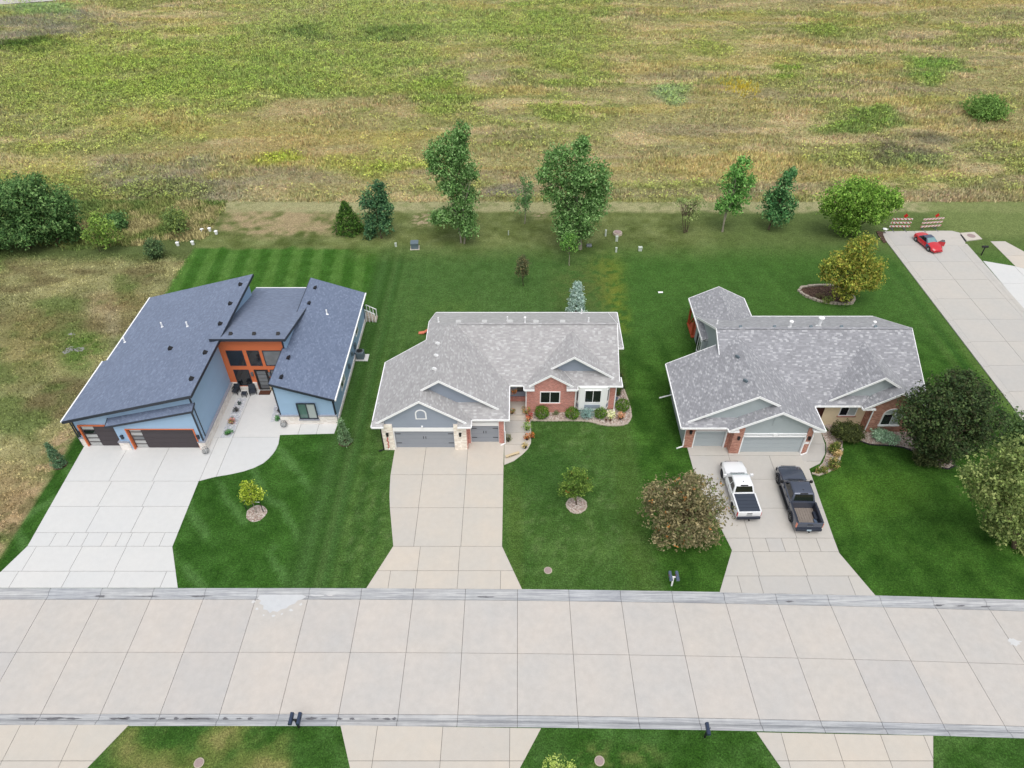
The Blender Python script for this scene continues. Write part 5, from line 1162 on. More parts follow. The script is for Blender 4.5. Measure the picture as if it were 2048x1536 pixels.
# red sports car with the far door open
def car():
    t = empty('sports_car', (49.75, 75.92, .03), 'red sports coupe with one blue wing and an open door at the street end', 'car', None, R(180 + 12), True)
    L, w = 3.9, .84; P = M['paint_r']
    def rg(y, ww, zb, zt): return [(-ww * .88, y, zb), (-ww, y, zb + .14), (-ww * .99, y, (zb + zt) * .55), (-ww * .86, y, zt - .03), (-ww * .45, y, zt + .02), (0, y, zt + .035), (ww * .45, y, zt + .02), (ww * .86, y, zt - .03), (ww * .99, y, (zb + zt) * .55), (ww, y, zb + .14), (ww * .88, y, zb)]
    MB().loft([rg(-1.95, w * .72, .32, .62), rg(-1.85, w * .86, .22, .74), rg(-1.4, w, .18, .8), rg(-.5, w * .98, .18, .78), rg(.5, w * .97, .18, .76), rg(1.2, w, .18, .7), rg(1.65, w * .9, .2, .58), rg(1.9, w * .72, .22, .46), rg(1.97, w * .5, .26, .38)]).build('body', P, t, smooth=True)
    B = [(-.74, -1.15, .74), (.74, -1.15, .74), (.72, .62, .72), (-.72, .62, .72)]; T = [(-.52, -.6, 1.13), (.52, -.6, 1.13), (.52, .02, 1.13), (-.52, .02, 1.13)]
    MB().loft([B, T]).build('roof', M['soft'], t, bevel=.05, smooth=True)
    lerp = lambda a, c, k: tuple(a[i] + (c[i] - a[i]) * k for i in range(3)); f = lambda i, j, u, v: lerp(lerp(B[i], B[j], u), lerp(T[i], T[j], u), v)
    quad_panel(MB(), [f(2, 3, .06, .08), f(2, 3, .94, .08), f(2, 3, .94, .94), f(2, 3, .06, .94)]).build('windscreen', M['wind_t'], t)
    for i, j in ((1, 2), (3, 0)): quad_panel(MB(), [f(i, j, .12, .12), f(i, j, .88, .12), f(i, j, .88, .88), f(i, j, .12, .88)]).build('side_window', M['carglass'], t)
    quad_panel(MB(), [f(0, 1, .1, .15), f(0, 1, .9, .15), f(0, 1, .9, .85), f(0, 1, .1, .85)]).build('rear_window', M['carglass'], t)
    for s in (-1, 1):
        for yy in (-1.2, 1.22): wheel(t, s * (w - .09), yy, .3, .2, 'rimw', s)
        MB().box(min(s * .42, s * .66), max(s * .42, s * .66), 1.78, 1.84, .44, .5).build('headlamp', M['frost'], t, bevel=.015)
    MB().ext([(w * 1.0, .62, .36), (w * 1.0, 1.0, .36), (w * 1.0, .95, .62), (w * .93, 1.3, .66), (w * .9, .6, .75)], (.02, 0, 0)).build('blue_wing_panel', M['paint_b'], t)
    d = MB().ext([(-w, .55, .22), (-w - .72, .85, .22), (-w - .72, .85, .72), (-w, .55, .76)], (.03, .07, 0)).build('open_door', P, t, bevel=.015); MB().ext([(-w - .05, .57, .77), (-w - .7, .84, .73), (-w - .6, .8, 1.02), (-w - .3, .67, 1.05)], (.01, .02, 0)).build('door_glass', M['glass_s'], d)
    MB().box(-w * .7, w * .7, 1.9, 1.99, .2, .3).build('front_lip', M['tail'], t, bevel=.02)
car()

# ------------------------------------------------------------------ road barriers
def barricade(label, px0, px1, mat, rz):
    (xa, ya), (xb, yb) = g(*px0, .35), g(*px1, .35); cx, cy = (xa + xb) / 2, (ya + yb) / 2; L = math.hypot(xb - xa, yb - ya); r = empty('road_barrier', (cx, cy, 0), label, 'road barrier', None, math.atan2(yb - ya, xb - xa), True)
    for z in (.42, .92, 1.42): MB().box(-L / 2, L / 2, -.03, .01, z, z + .22).build('rail', M[mat], r)
    for x in (-L * .3, L * .3): MB().box(x - .03, x + .03, .011, .07, .04, 1.68).build('post', M['metal_g'], r); MB().box(x - .04, x + .04, -.6, .6, 0, .05).build('foot', M['metal_g'], r)
    x = L * .1; MB().box(x - .025, x + .025, .01, .05, 1.6, 1.8).build('sign_post', M['metal_g'], r)
    MB().ext([(x, -.03, 1.68), (x + .3, -.03, 1.98), (x, -.03, 2.28), (x - .3, -.03, 1.98)], (0, .02, 0)).build('sign', M['red'], r)
    return r
barricade('red and white striped road barrier nearer the round willow', (1778, 455), (1819, 455), 'barri', 0); barricade('red and white striped road barrier nearer the storm drain pad', (1840, 456), (1881, 453), 'barri2', 0)

# ------------------------------------------------------------------ mailboxes
def mailbox(label, px, n, mat, postmat, rz=0., post=1.05, sx=.3):
    x, y = g(*px); r = empty('mailbox', (x, y, 0), label, 'mailbox', None, rz, True)
    MB().box(-.05, .05, -.05, .05, -.05, post).build('post', M[postmat], r); 
    if n > 1: MB().box(-sx - .1, sx + .1, -.05, .05, post, post + .05).build('cross_arm', M[postmat], r)
    else: MB().bar((0, 0, post - .3), (0, .0, post + .02), .08).build('bracket', M[postmat], r)
    for k in range(n):
        cx = (k - (n - 1) / 2) * 2 * sx; prof = [(cx - .11, 0)] + [(cx + .11 * math.cos(math.pi - a), .13 + .11 * math.sin(a)) for a in [math.pi * i / 8 for i in range(9)]] + [(cx + .11, 0)]
        bx_ = MB().ext([(a, -.34, post + .05 + z) for a, z in prof], (0, .66, 0)).build('box', M[mat], r, smooth=True); MB().ext([(cx + (a - cx) * 1.06, .321, post + .045 + z * 1.05) for a, z in prof], (0, .03, 0)).build('door', M[mat], bx_); MB().box(cx + .115, cx + .13, .0, .03, post + .18, post + .34).build('flag', M['red' if mat == 'mail_b' else 'black'], bx_)
    return r
mailbox('twin dark blue mailboxes on one black post on the near verge', (598, 1455), 2, 'mail_k', 'black', .0, 1.05, .24); mailbox('single dark blue mailbox on the near verge by the right driveway', (1409, 1475), 1, 'mail_k', 'black'); mailbox('twin grey blue mailboxes on a white post across the street', (1343, 1171), 2, 'mail_b', 'white', R(180), 1.05, .24); mailbox('black mailbox beside the side street drain pad', (1962, 511), 1, 'black', 'black', R(90))
# ------------------------------------------------------------------ lids and utility boxes
def lid(label, px, r=.3, mat='iron'):
    x, y = g(*px); t = empty('manhole', (x, y, 0), label, 'manhole'); MB().lathe((x, y, -.02), [(r, 0), (r, .045), (r * .8, .05)], 20).build('rim', M['edging'], t); MB().lathe((x, y, .02), [(r * .78, 0), (r * .78, .035), (0.01, .045)], 18).build('lid', M[mat], t)
lid('round pinkish lid in the middle front lawn near the street', (1096, 1141)); lid('round lid in the dry grass of the near left verge', (398, 1526), .3); lid('round lid in the near verge beside the feathery sapling', (1199, 1522), .3)
def pedestal(label, px, w, d_, h, mat='util', tilt=0):
    x, y = g(*px); t = empty('utility_pedestal', (x, y, 0), label, 'utility box', None, tilt, True); MB().box(-w / 2, w / 2, -d_ / 2, d_ / 2, -.05, h * .82).build('body', M[mat], t, bevel=.02); MB().box(-w * .56, w * .56, -d_ * .56, d_ * .56, h * .8, h).build('cap', M[mat], t, bevel=.03); return t
pedestal('pale green post shaped utility pedestal left of the round drain lid', (1211, 472), .2, .2, .85); pedestal('pale utility pedestal in front of the round drain lid', (1233, 482), .3, .25, .7); pedestal('slim pale utility pedestal nearest the weedy yellow lawn patch', (1232, 504), .22, .2, .62); pedestal('square pale utility pedestal alone on the third back lawn', (1280, 501), .42, .35, .5); pedestal('slim white marker between the birch and the tall poplar', (1017, 470), .1, .1, .6); pedestal('small white pedestal beside the slate transformer box', (792, 493), .24, .2, .5)
t = pedestal('slate grey transformer box on the edge of the mown stripes', (830, 496), .85, .8, .85, 'util_b', R(4)); MB().box(-.55, .55, -.5, .5, -.03, .06).build('pad', M['drive2'], t)
x, y = g(1235, 468); t = empty('drain_riser', (x, y, 0), 'round concrete drain riser with an iron lid behind the pedestals', 'drain'); MB().lathe((x, y, -.05), [(.6, 0), (.56, .3), (.45, .32)], 22).build('riser', M['edging'], t); MB().lathe((x, y, .26), [(.4, 0), (.4, .08), (.02, .09)], 18).build('lid', M['iron'], t)
b = MB(); x, y = g(1178, 492); t = empty('culvert_end', (x, y, 0), 'half buried grey drain pipe end under the cottonwood', 'drain pipe'); b.lathe((x, y, .0), [(.28, -.3), (.28, .3), (.22, .3), (.22, -.3)], 16, axis='x'); b.build('pipe', M['metal_g'], t)
for px, lb in (((405, 464), 'white bucket lying highest up in the weeds'), ((420, 462), 'white bucket right beside the topmost weed bucket'), ((433, 468), 'white bucket nearest the dry bare strip'), ((356, 491), 'white bucket nearest the grey green border shrub'), ((386, 489), 'white bucket between the shrub and the mown stripes')):
    x, y = g(*px); t = empty('bucket', (x, y, 0), lb, 'bucket', 'white buckets in the weeds'); MB().lathe((x, y, 0), [(.17, 0), (.21, .42), (.23, .42), (.19, .38)], 14).build('shell', M['white'], t); MB().tube([(x - .21, y, .4), (x - .12, y, .56), (x + .12, y, .56), (x + .21, y, .4)], .012, 5).build('handle', M['metal_g'], t)
x, y = g(1321, 585); t = empty('fallen_panel', (x, y, 0), 'flat white panel lying on the third back lawn', 'panel'); MB().box(x - .26, x + .26, y - .12, y + .14, 0, .05).build('sheet', M['white'], t, bevel=.01); MB().box(x - .2, x + .2, y - .02, y + .02, .05, .07).build('batten', M['white'], t)
x, y = g(1770, 459); t = empty('sandbag', (x, y, 0), 'white sandbag at the foot of the striped barrier by the willow', 'sandbag'); MB().lathe((x, y, 0), [(.1, 0), (.28, .03), (.3, .08), (.2, .14), (0.02, .16)], 14).build('bag', M['white'], t, smooth=True); MB().box(x + .26, x + .4, y - .04, y + .04, .04, .09).build('tied_end', M['white'], t)
x, y = g(846, 667); t = empty('play_slide', (x, y, 0), 'coral pink toy slide beside the middle house back corner', 'slide'); MB().loft([[(x - .45, y - .18, .02), (x - .45, y + .18, .02), (x - .45, y + .18, .12), (x - .45, y - .18, .12)], [(x + .1, y - .2, .08), (x + .1, y + .2, .08), (x + .1, y + .2, .2), (x + .1, y - .2, .2)], [(x + .6, y - .2, .45), (x + .6, y + .2, .45), (x + .6, y + .2, .58), (x + .6, y - .2, .58)]]).build('chute', M['pink'], t, bevel=.02)
for s in (-.2, .2): MB().box(x + .55, x + .66, y + s - .04, y + s + .04, 0, .7).build('leg', M['pink'], t)
# air conditioner by the blue house
x, y = g(722, 716); t = empty('air_conditioner', (x, y, 0), 'round cornered slate air conditioner on a pale pad beside the blue house', 'air conditioner')
MB().box(x - .45, x + .75, y - .5, y + .55, -.03, .06).build('pad', M['drive1'], t); MB().box(x - .38, x + .38, y - .36, y + .36, .06, .9).build('casing', M['util_b'], t, bevel=.1, seg=3, smooth=True); f_ = MB().lathe((x, y, .9), [(.33, 0), (.33, .03), (.3, .035)], 20).build('fan_ring', M['metal_g'], t); MB().lathe((x, y, .9), [(.28, .0), (.28, .036), (.02, .037)], 18).build('fan_grille', M['black'], f_); MB().tube([(x - .38, y, .5), (x - .75, y + .05, .5), (-16.0, y + .05, .55)], .04, 6).build('hose', M['black'], t)
# back steps with a white rail
t = empty('back_steps', (-15.2, 60.9, 0), 'white wooden back steps with a railing at the rear corner of the blue house', 'steps')
for k in range(4): MB().box(-16.0 + k * .28, -15.7 + k * .28, 60.3, 61.2, 0 if k == 3 else .1, .72 - k * .18).build('step', M['edging'], t)
for y in (60.32, 61.18):
    MB().bar((-15.95, y, 1.6), (-14.9, y, 1.0), .07).build('hand_rail', M['white'], t)
    for k in range(4): xx = -15.9 + k * .32; MB().box(xx - .03, xx + .03, y - .03, y + .03, 0, 1.56 - k * .18).build('baluster', M['white'], t)
# entry furniture of the blue house
def lounge(label, px, rz):
    x, y = g(*px, .03); t = empty('lounge_chair', (x, y, .03), label, 'chair', None, rz, True)
    MB().box(-.28, .28, -.28, .26, .28, .4).build('seat', M['navy'], t, bevel=.03); MB().ext([(-.28, .2, .35), (.28, .2, .35), (.28, .36, .84), (-.28, .36, .84)], (0, .08, 0)).build('backrest', M['navy'], t, bevel=.02)
    for s in (-1, 1):
        MB().box(min(s * .27, s * .33), max(s * .27, s * .33), -.28, .3, .5, .55).build('armrest', M['black'], t)
        for yy in (-.25, .26): MB().box(s * .3 - .025, s * .3 + .025, yy - .03, yy + .03, 0, .5).build('leg', M['black'], t)
lounge('dark navy lounge chair against the blue garage wing wall', (473, 786), R(-14)); lounge('dark navy lounge chair nearest the black front door', (507, 787), R(20))
x, y = g(490, 792, .03); t = empty('side_table', (x, y, .03), 'small square navy table between the two lounge chairs', 'table', None, 0, True); MB().box(-.24, .24, -.22, .22, .36, .41).build('top', M['navy'], t)
for a in (-.2, .2):
    for c in (-.18, .18): MB().box(a - .02, a + .02, c - .02, c + .02, 0, .36).build('leg', M['black'], t)
x, y = g(530, 785, .03); t = empty('door_mat', (x, y, .03), 'brown door mat in front of the black door', 'door mat'); MB().box(x - .5, x + .5, y - .3, y + .28, .02, .05).build('mat', M['mat_b'], t); MB().box(x - .53, x + .53, y - .33, y + .31, .015, .04).build('border', M['black'], t)
x, y = g(546, 782, .03); t = empty('porch_sign', (x, y, .03), 'leaning light wood letter sign with a ring beside the black door', 'sign'); MB().box(x - .18, x + .18, y - .04, y + .03, .5, .85).build('board', M['woodlt'], t); MB().lathe((x, y - .0, .3), [(.2, -.03), (.2, .03), (.11, .03), (.11, -.03)], 16, axis='y').build('ring', M['woodlt'], t); MB().box(x - .04, x + .04, y - .02, y + .04, .02, .5).build('stand', M['woodlt'], t)
for px, lb in (((413, 906), 'round pale wire planter at the garage corner of the blue house'), ((569, 853), 'round pale wire planter at the right wing corner of the blue house')):
    x, y = g(*px, .03); t = empty('wire_planter', (x, y, .03), lb, 'planter'); b = MB()
    for k in range(10): a = k * math.pi / 5; b.tube([(x + .1 * math.cos(a), y + .1 * math.sin(a), .03), (x + .3 * math.cos(a), y + .3 * math.sin(a), .28), (x + .22 * math.cos(a), y + .22 * math.sin(a), .6)], .014, 5)
    for rr, zz in ((.3, .28), (.22, .6)): b.tube([(x + rr * math.cos(a), y + rr * math.sin(a), zz) for a in [k * math.pi / 8 for k in range(17)]], .014, 5)
    b.build('frame', M['metal_g'], t); MB().lathe((x, y, .03), [(.1, 0), (.2, .2), (.16, .34), (.02, .36)], 14).build('bowl', M['frost'], t)
# small wooden sign on the front walk and a yard chair round the corner
x, y = g(1025, 912, .034); t = empty('walk_sign', (x, y, .03), 'low light wood bench sign on the front walk edge', 'sign', None, R(24), True); MB().box(-.62, .62, -.1, .1, .2, .26).build('plank', M['woodlt'], t); MB().box(-.6, .6, -.02, .02, .02, .2).build('board', M['woodlt'], t)
for k, a in enumerate((-.3, -.12, .0, .12, .24)): MB().box(a - .04, a + .04, -.032, -.02, .06, .16).build('letter', M['black'], t)
x, y = g(1229, 803); t = empty('yard_chair', (x, y, 0), 'blue and white yard chair round the right corner of the middle house', 'chair', None, R(60), True); MB().box(-.25, .25, -.25, .25, .38, .43).build('seat', M['mail_b'], t); MB().ext([(-.25, .22, .43), (.25, .22, .43), (.25, .32, .9), (-.25, .32, .9)], (0, .03, 0)).build('backrest', M['mail_b'], t)
for a in (-.22, .22):
    for c in (-.22, .22): MB().box(a - .02, a + .02, c - .02, c + .02, 0, .4).build('leg', M['white'], t)
# iron garden critters by the pot
for k, (px, lb) in enumerate((((1212, 843), 'rusty iron bird ornament nearest the variegated plant'), ((1220, 843), 'rusty iron bird ornament nearest the black flower pot'))):
    x, y = g(*px); t = empty('garden_ornament', (x, y, 0), lb, 'ornament'); MB().lathe((x, y, .12), [(.02, 0), (.1, .06), (.1, .14), (.03, .22)], 10).build('body', M['mat_b'], t, smooth=True); MB().box(x - .02, x + .02, y - .02, y + .02, 0, .13).build('leg', M['black'], t)

# ================================================================== TREES AND PLANTS
def zdep(y, z=0): return y * _c - (z - CAMH) * _s
def leaves(cents, outd, leaf, pal, rs, k=3, up=.35, aspect=.55, spread=1.0, pw=None):
    """sprigs of k diamond leaves at each centre"""
    n = len(cents); pal = np.array([to_lin(c) for c in pal])
    ci = rs.choice(len(pal), n, p=pw); base = pal[ci] * rs.uniform(.72, 1.28, (n, 1))
    c = np.repeat(cents, k, 0) + rs.normal(0, leaf * .55 * spread, (n * k, 3)); o = np.repeat(outd, k, 0)
    nr = o * .7 + rs.normal(0, .75, (n * k, 3)); nr[:, 2] += up; nr /= np.linalg.norm(nr, axis=1, keepdims=True) + 1e-6
    t = np.cross(nr, rs.normal(0, 1, (n * k, 3))); t /= np.linalg.norm(t, axis=1, keepdims=True) + 1e-6; b = np.cross(nr, t)
    L = (leaf * rs.uniform(.65, 1.25, (n * k, 1))) * .62; Wd = L * aspect
    V = np.stack([c - t * L, c - b * Wd, c + t * L, c + b * Wd], 1).reshape(-1, 3)
    C = np.repeat(np.repeat(base, k, 0) * rs.uniform(.86, 1.14, (n * k, 1)), 4, 0)
    return V, C
def lobe_pts(lobes, leaf, dens, rs, inner=.35, lump=.28, k=3):
    P, D = [], []
    for (c, r) in lobes:
        c = np.array(c); r = np.array(r); area = 4 * np.pi * ((r[0] * r[1]) ** 1.6 / 3 + (r[0] * r[2]) ** 1.6 / 3 + (r[1] * r[2]) ** 1.6 / 3) ** (1 / 1.6)
        n = max(12, int(area / leaf ** 2 * dens / k)); d = rs.normal(0, 1, (n, 3)); d /= np.linalg.norm(d, axis=1, keepdims=True)
        ph = rs.uniform(0, 6.28, 6)
        q = 1 + lump * (np.sin(d[:, 0] * 5 + ph[0]) * np.sin(d[:, 1] * 5 + ph[1]) * .7 + np.sin(d[:, 2] * 7 + ph[2] + d[:, 0] * 3) * .45 + np.sin(d[:, 1] * 11 + ph[3] + d[:, 2] * 6) * .25)
        rad = inner + (1 - inner) * rs.uniform(0, 1, n) ** .6
        P.append(c + d * r * (rad * q)[:, None]); D.append(d)
    return np.concatenate(P), np.concatenate(D)
def crown(root, lobes, leaf, pal, dens=1.2, seed=0, name='crown', inner=.4, lump=.28, k=3, up=.35, zmin=.05, aspect=.55, pw=None, spread=1.0):
    rs = np.random.default_rng(seed); P, D = lobe_pts(lobes, leaf, dens, rs, inner, lump, k)
    P[:, 2] = np.maximum(P[:, 2], zmin); V, C = leaves(P, D, leaf, pal, rs, k, up, aspect, spread, pw)
    V[:, 2] = np.maximum(V[:, 2], .01); F = np.arange(len(V)).reshape(-1, 4)
    return col_mesh(name, V, F, C, M['leaf'], root, 4)
def trunk(root, base, lobes, r0, mat, seed=0, name='trunk', lean=0., stems=1, zfork=.35, limbs=9):
    rnd = random.Random(seed); b = MB(); bx, by = base
    tops = [Vector(c) for c, r in lobes]; cen = sum(tops, Vector()) / len(tops); zt = max(t.z for t in tops)
    for s_ in range(stems):
        a = rnd.uniform(0, 6.28); off = Vector((math.cos(a), math.sin(a), 0)) * (.0 if stems == 1 else rnd.uniform(.1, .45))
        p0 = Vector((bx, by, -.1)) + off * .6; aim = Vector((cen.x, cen.y, cen.z)) + off * 2.5; pts = [p0]; rad = [r0 * (1.25 if stems == 1 else .8)]
        for t, rr in ((.12, .95), (.4, .8), (.7, .6), (1.0, .38)):
            q = p0.lerp(aim, t); q.x += rnd.uniform(-.1, .1) * (1 - t) ; q.y += rnd.uniform(-.1, .1); pts.append(q); rad.append(r0 * rr * (1 if stems == 1 else .7))
        b.tube(pts, rad, 8)
        f0 = p0.lerp(aim, zfork)
        for t in rnd.sample(tops, min(limbs, len(tops))):
            st = p0.lerp(aim, rnd.uniform(zfork, .85)); m_ = st.lerp(t, .55) + Vector((rnd.uniform(-.2, .2), rnd.uniform(-.2, .2), .15))
            b.tube([st, m_, st.lerp(t, .95)], [r0 * .42, r0 * .28, r0 * .12], 6)
    return b.build(name, mat, root, smooth=True)
def px_lobes(y, L, seed=0, dj=.3, zmin=.25, sub=2):
    """lobes given as (px, py, rx, ry) in the photograph for a tree standing at distance y; each gets real depth"""
    rnd = random.Random(seed); out = []
    for (px, py, rx, ry) in L:
        x, z = at_y(px, py, y); k = zdep(y, z) / FPX; r = (rx * k, (rx + ry) * .5 * k, ry * k); dy = rnd.uniform(-dj, dj) * r[1]
        # moving back keeps the same line of sight
        yy = y + dy; x, z = at_y(px, py, yy); z = max(z, zmin)
        out.append(((x, yy, z), r))
        for _ in range(sub):
            a = rnd.uniform(0, 6.28); e = rnd.uniform(-.5, .9); f = .62
            out.append(((x + r[0] * f * math.cos(a) * math.cos(e), yy + r[1] * f * math.sin(a) * math.cos(e), max(zmin, z + r[2] * f * math.sin(e))), (r[0] * .58, r[1] * .58, r[2] * .55)))
    return out
def tree(name, label, basepx, L, leaf, pal, bark='bark', r0=.14, dens=1.7, seed=1, cat='tree', group=None, stems=1, **kw):
    x, y = g(*basepx); root = empty(name, (x, y, 0), label, cat, group)
    lobes = px_lobes(y, L, seed, kw.pop('dj', .3), kw.pop('zmin', .3), kw.pop('sub', 2))
    main = [l for l in lobes]
    trunk(root, (x, y), main, r0, M[bark], seed, stems=stems, zfork=kw.pop('zfork', .35), limbs=kw.pop('limbs', 9))
    crown(root, lobes, leaf, pal, dens, seed, **kw)
    return root
GD = [(58, 88, 46), (76, 110, 56), (48, 76, 40), (92, 126, 66)]
GM = [(70, 110, 52), (92, 134, 62), (58, 94, 46), (110, 148, 76)]
POP = [(82, 118, 62), (104, 140, 78), (68, 100, 52), (132, 164, 106)]
G1 = [(66, 98, 54), (86, 120, 66), (56, 84, 46), (112, 142, 86)]
# grove at the left edge
tree('broadleaf_tree', 'dense dark green tree on the left edge of the grove beside the empty lot', (-8, 497), [(-10, 425, 52, 46), (-30, 470, 48, 40), (10, 395, 42, 32), (0, 462, 42, 32)], .25, G1, r0=.2, seed=11, sub=3)
tree('broadleaf_tree', 'tallest dark green tree in the middle of the grove beside the empty lot', (58, 495), [(48, 398, 46, 40), (75, 432, 46, 42), (40, 455, 42, 36), (60, 370, 32, 22)], .25, G1, r0=.2, seed=12, sub=3)
tree('broadleaf_tree', 'dark green tree at the field end of the grove with low hanging branches', (112, 488), [(108, 402, 36, 34), (128, 430, 32, 36), (105, 455, 34, 30), (140, 462, 22, 26)], .25, G1, r0=.17, seed=13, sub=3)
tree('sapling', 'yellow green sapling growing out of the weeds beside the dark grove', (203, 502), [(200, 450, 26, 22), (185, 468, 20, 22), (214, 470, 22, 22), (190, 436, 12, 12)], .26, [(104, 132, 58), (126, 152, 70), (86, 112, 52)], r0=.06, seed=14, stems=2, dens=.8)
def shrub(name, label, cpx, rpx, leaf, pal, seed, h=None, dens=1.6, cat='shrub', group=None, inner=.6, lump=.12, up=.35, stem=True, aspect=.55, k=3, pw=None, lobes=None, basepy=None, bark='bark', zbase=0.):
    """low rounded plant: (px, py) of its middle, half width and half height in pixels"""
    px, py = cpx; rx, ry = rpx
    k0 = zdep(g(px, py)[1]) / FPX; R_ = rx * k0; Hh = max(.12, ry * k0)
    x, y = g(px, py, zbase + Hh); root = empty(name, (x, y, zbase), label, cat, group)
    lb = [((x, y, zbase + Hh), (R_, R_ * .9, Hh * 1.02))]
    if lobes:
        rnd = random.Random(seed); lb = [((x + rnd.uniform(-.5, .5) * R_, y + rnd.uniform(-.4, .4) * R_, zbase + Hh * rnd.uniform(.7, 1.15)), (R_ * .62, R_ * .6, Hh * .75)) for _ in range(lobes)]
    crown(root, lb, leaf, pal, dens, seed, 'foliage', inner, lump, k, up, zbase + .03, aspect, pw)
    if stem:
        rnd = random.Random(seed); b = MB()
        for _ in range(4): b.tube([(x, y, zbase - .05), (x + rnd.uniform(-.4, .4) * R_, y + rnd.uniform(-.4, .4) * R_, zbase + Hh * 1.2)], [.025 + R_ * .02, .01], 5)
        b.build('stem', M[bark], root)
    return root
shrub('shrub', 'dark green shrub tucked behind the yellow green sapling', (226, 440), (26, 18), .26, G1, 15, lobes=4)
shrub('shrub', 'grey green shrub standing on the border between weeds and empty lot', (310, 492), (26, 26), .22, [(72, 96, 60), (92, 112, 72), (60, 82, 52)], 16, lobes=4, dens=1.2)
shrub('shrub', 'loose green shrub in the weeds behind the white buckets', (350, 440), (34, 28), .24, [(100, 120, 66), (122, 138, 74), (84, 104, 58)], 17, lobes=5, dens=.7)
# young trees along the back of the lots
def conifer(name, label, basepx, toppy, wpx, pal, leaf, seed, r0=.08, cat='tree', group=None, col=.06, mulch=None, dens=1.0, power=.85):
    x, y = g(*basepx); H_ = at_y(basepx[0], toppy, y)[1]; Rb = wpx * zdep(y) / FPX; rs = np.random.default_rng(seed)
    root = empty(name, (x, y, 0), label, cat, group)
    n = int(6.5 * Rb * H_ * 3.14 / leaf ** 2 * dens / 3); t = rs.uniform(0, 1, n) ** 1.35; a = rs.uniform(0, 2 * np.pi, n)
    ring = 1 + .16 * np.sin(t * H_ * 9 + a) + .12 * np.sin(a * 5 + t * 14) + rs.normal(0, .05, n)
    rr = (col + (1 - col) * (1 - t) ** power) * Rb * ring * (.55 + .45 * rs.uniform(0, 1, n) ** .5); rr *= np.where(t < .08, .75 + 3 * t, 1)
    Pn = np.stack([x + rr * np.cos(a), y + rr * np.sin(a), .12 + t * (H_ - .12)], 1); D = np.stack([np.cos(a), np.sin(a), .25 + 0 * a], 1)
    V, C = leaves(Pn, D, leaf, pal, rs, 3, .25, .42, .8); V[:, 2] = np.maximum(V[:, 2], .02)
    MB().tube([(x, y, -.1), (x, y, H_ * .9)], [r0, .02], 8).build('trunk', M['bark'], root); col_mesh('crown', V, np.arange(len(V)).reshape(-1, 4), C, M['leaf'], root, 4)
    return root
conifer('cedar_tree', 'small dense dark green cone shaped cedar on the dry strip', (698, 462), 404, 33, [(48, 78, 28), (66, 100, 36), (36, 60, 24), (84, 116, 46)], .2, 21, col=.06, dens=1.3, power=.95)
tree('broadleaf_tree', 'slim dark blue green tree beside the small cedar', (764, 476), [(752, 392, 22, 26), (735, 402, 17, 20), (765, 420, 22, 28), (742, 440, 18, 24), (770, 450, 16, 18), (740, 466, 12, 14), (757, 372, 12, 14)], .24, [(56, 92, 62), (74, 112, 76), (46, 76, 52), (90, 126, 82)], r0=.1, seed=22)
tree('poplar_tree', 'tall narrow poplar with a crooked crown behind the mown stripes', (925, 486), [(905, 285, 30, 28), (925, 262, 18, 20), (868, 305, 22, 24), (890, 335, 34, 30), (925, 330, 28, 32), (945, 345, 20, 16), (905, 370, 34, 30), (930, 395, 30, 28), (918, 430, 34, 26), (890, 432, 28, 18), (940, 455, 22, 22), (872, 438, 14, 12), (905, 300, 30, 30)], .22, POP, 'bark_p', r0=.16, seed=23, stems=2, sub=2)
tree('birch_tree', 'thin young birch with white trunk between the two big poplars', (1049, 447), [(1048, 392, 18, 24), (1042, 412, 20, 16), (1056, 372, 12, 14), (1047, 362, 8, 10)], .22, [(92, 126, 78), (110, 142, 92), (78, 112, 66)], 'bark_p', r0=.07, seed=24, dens=.65)
tree('cottonwood_tree', 'largest broad cottonwood with pale green leaves behind the middle house', (1160, 498), [(1155, 310, 26, 28), (1112, 318, 30, 26), (1100, 345, 28, 28), (1150, 345, 42, 34), (1185, 350, 34, 34), (1205, 375, 20, 18), (1125, 380, 38, 30), (1170, 390, 44, 32), (1195, 410, 26, 24), (1130, 420, 30, 26), (1165, 430, 40, 28), (1150, 462, 34, 24), (1128, 452, 22, 22), (1165, 285, 12, 16)], .23, POP, 'bark_p', r0=.22, seed=25, sub=2)
tree('sapling', 'small light green sapling with bare pale trunk in front of the cottonwood', (1139, 531), [(1138, 482, 16, 14), (1128, 490, 10, 10), (1146, 496, 10, 12), (1140, 472, 9, 10)], .19, [(88, 128, 58), (110, 148, 70), (74, 112, 52)], 'bark_p', r0=.05, seed=26, dens=.9)
tree('sapling', 'small bronze green tree alone on the middle back lawn', (1046, 573), [(1045, 532, 14, 14), (1046, 520, 10, 10), (1044, 545, 12, 9)], .17, [(78, 84, 58), (98, 100, 66), (64, 72, 50), (110, 104, 72)], r0=.045, seed=27, dens=1.4)
conifer('blue_spruce', 'narrow blue spruce right behind the middle house', (1151, 634), 566, 19, [(134, 156, 146), (160, 180, 170), (112, 136, 126), (178, 196, 190)], .18, 28, col=.3, dens=1.1, power=.7)
tree('sapling', 'thin leggy multi stemmed sapling with sparse pale leaves', (1372, 465), [(1385, 415, 22, 16), (1362, 405, 10, 10), (1400, 405, 14, 14), (1378, 432, 16, 12)], .22, [(122, 138, 84), (138, 152, 96), (104, 122, 72)], r0=.07, seed=29, stems=5, dens=.42, zfork=.6)
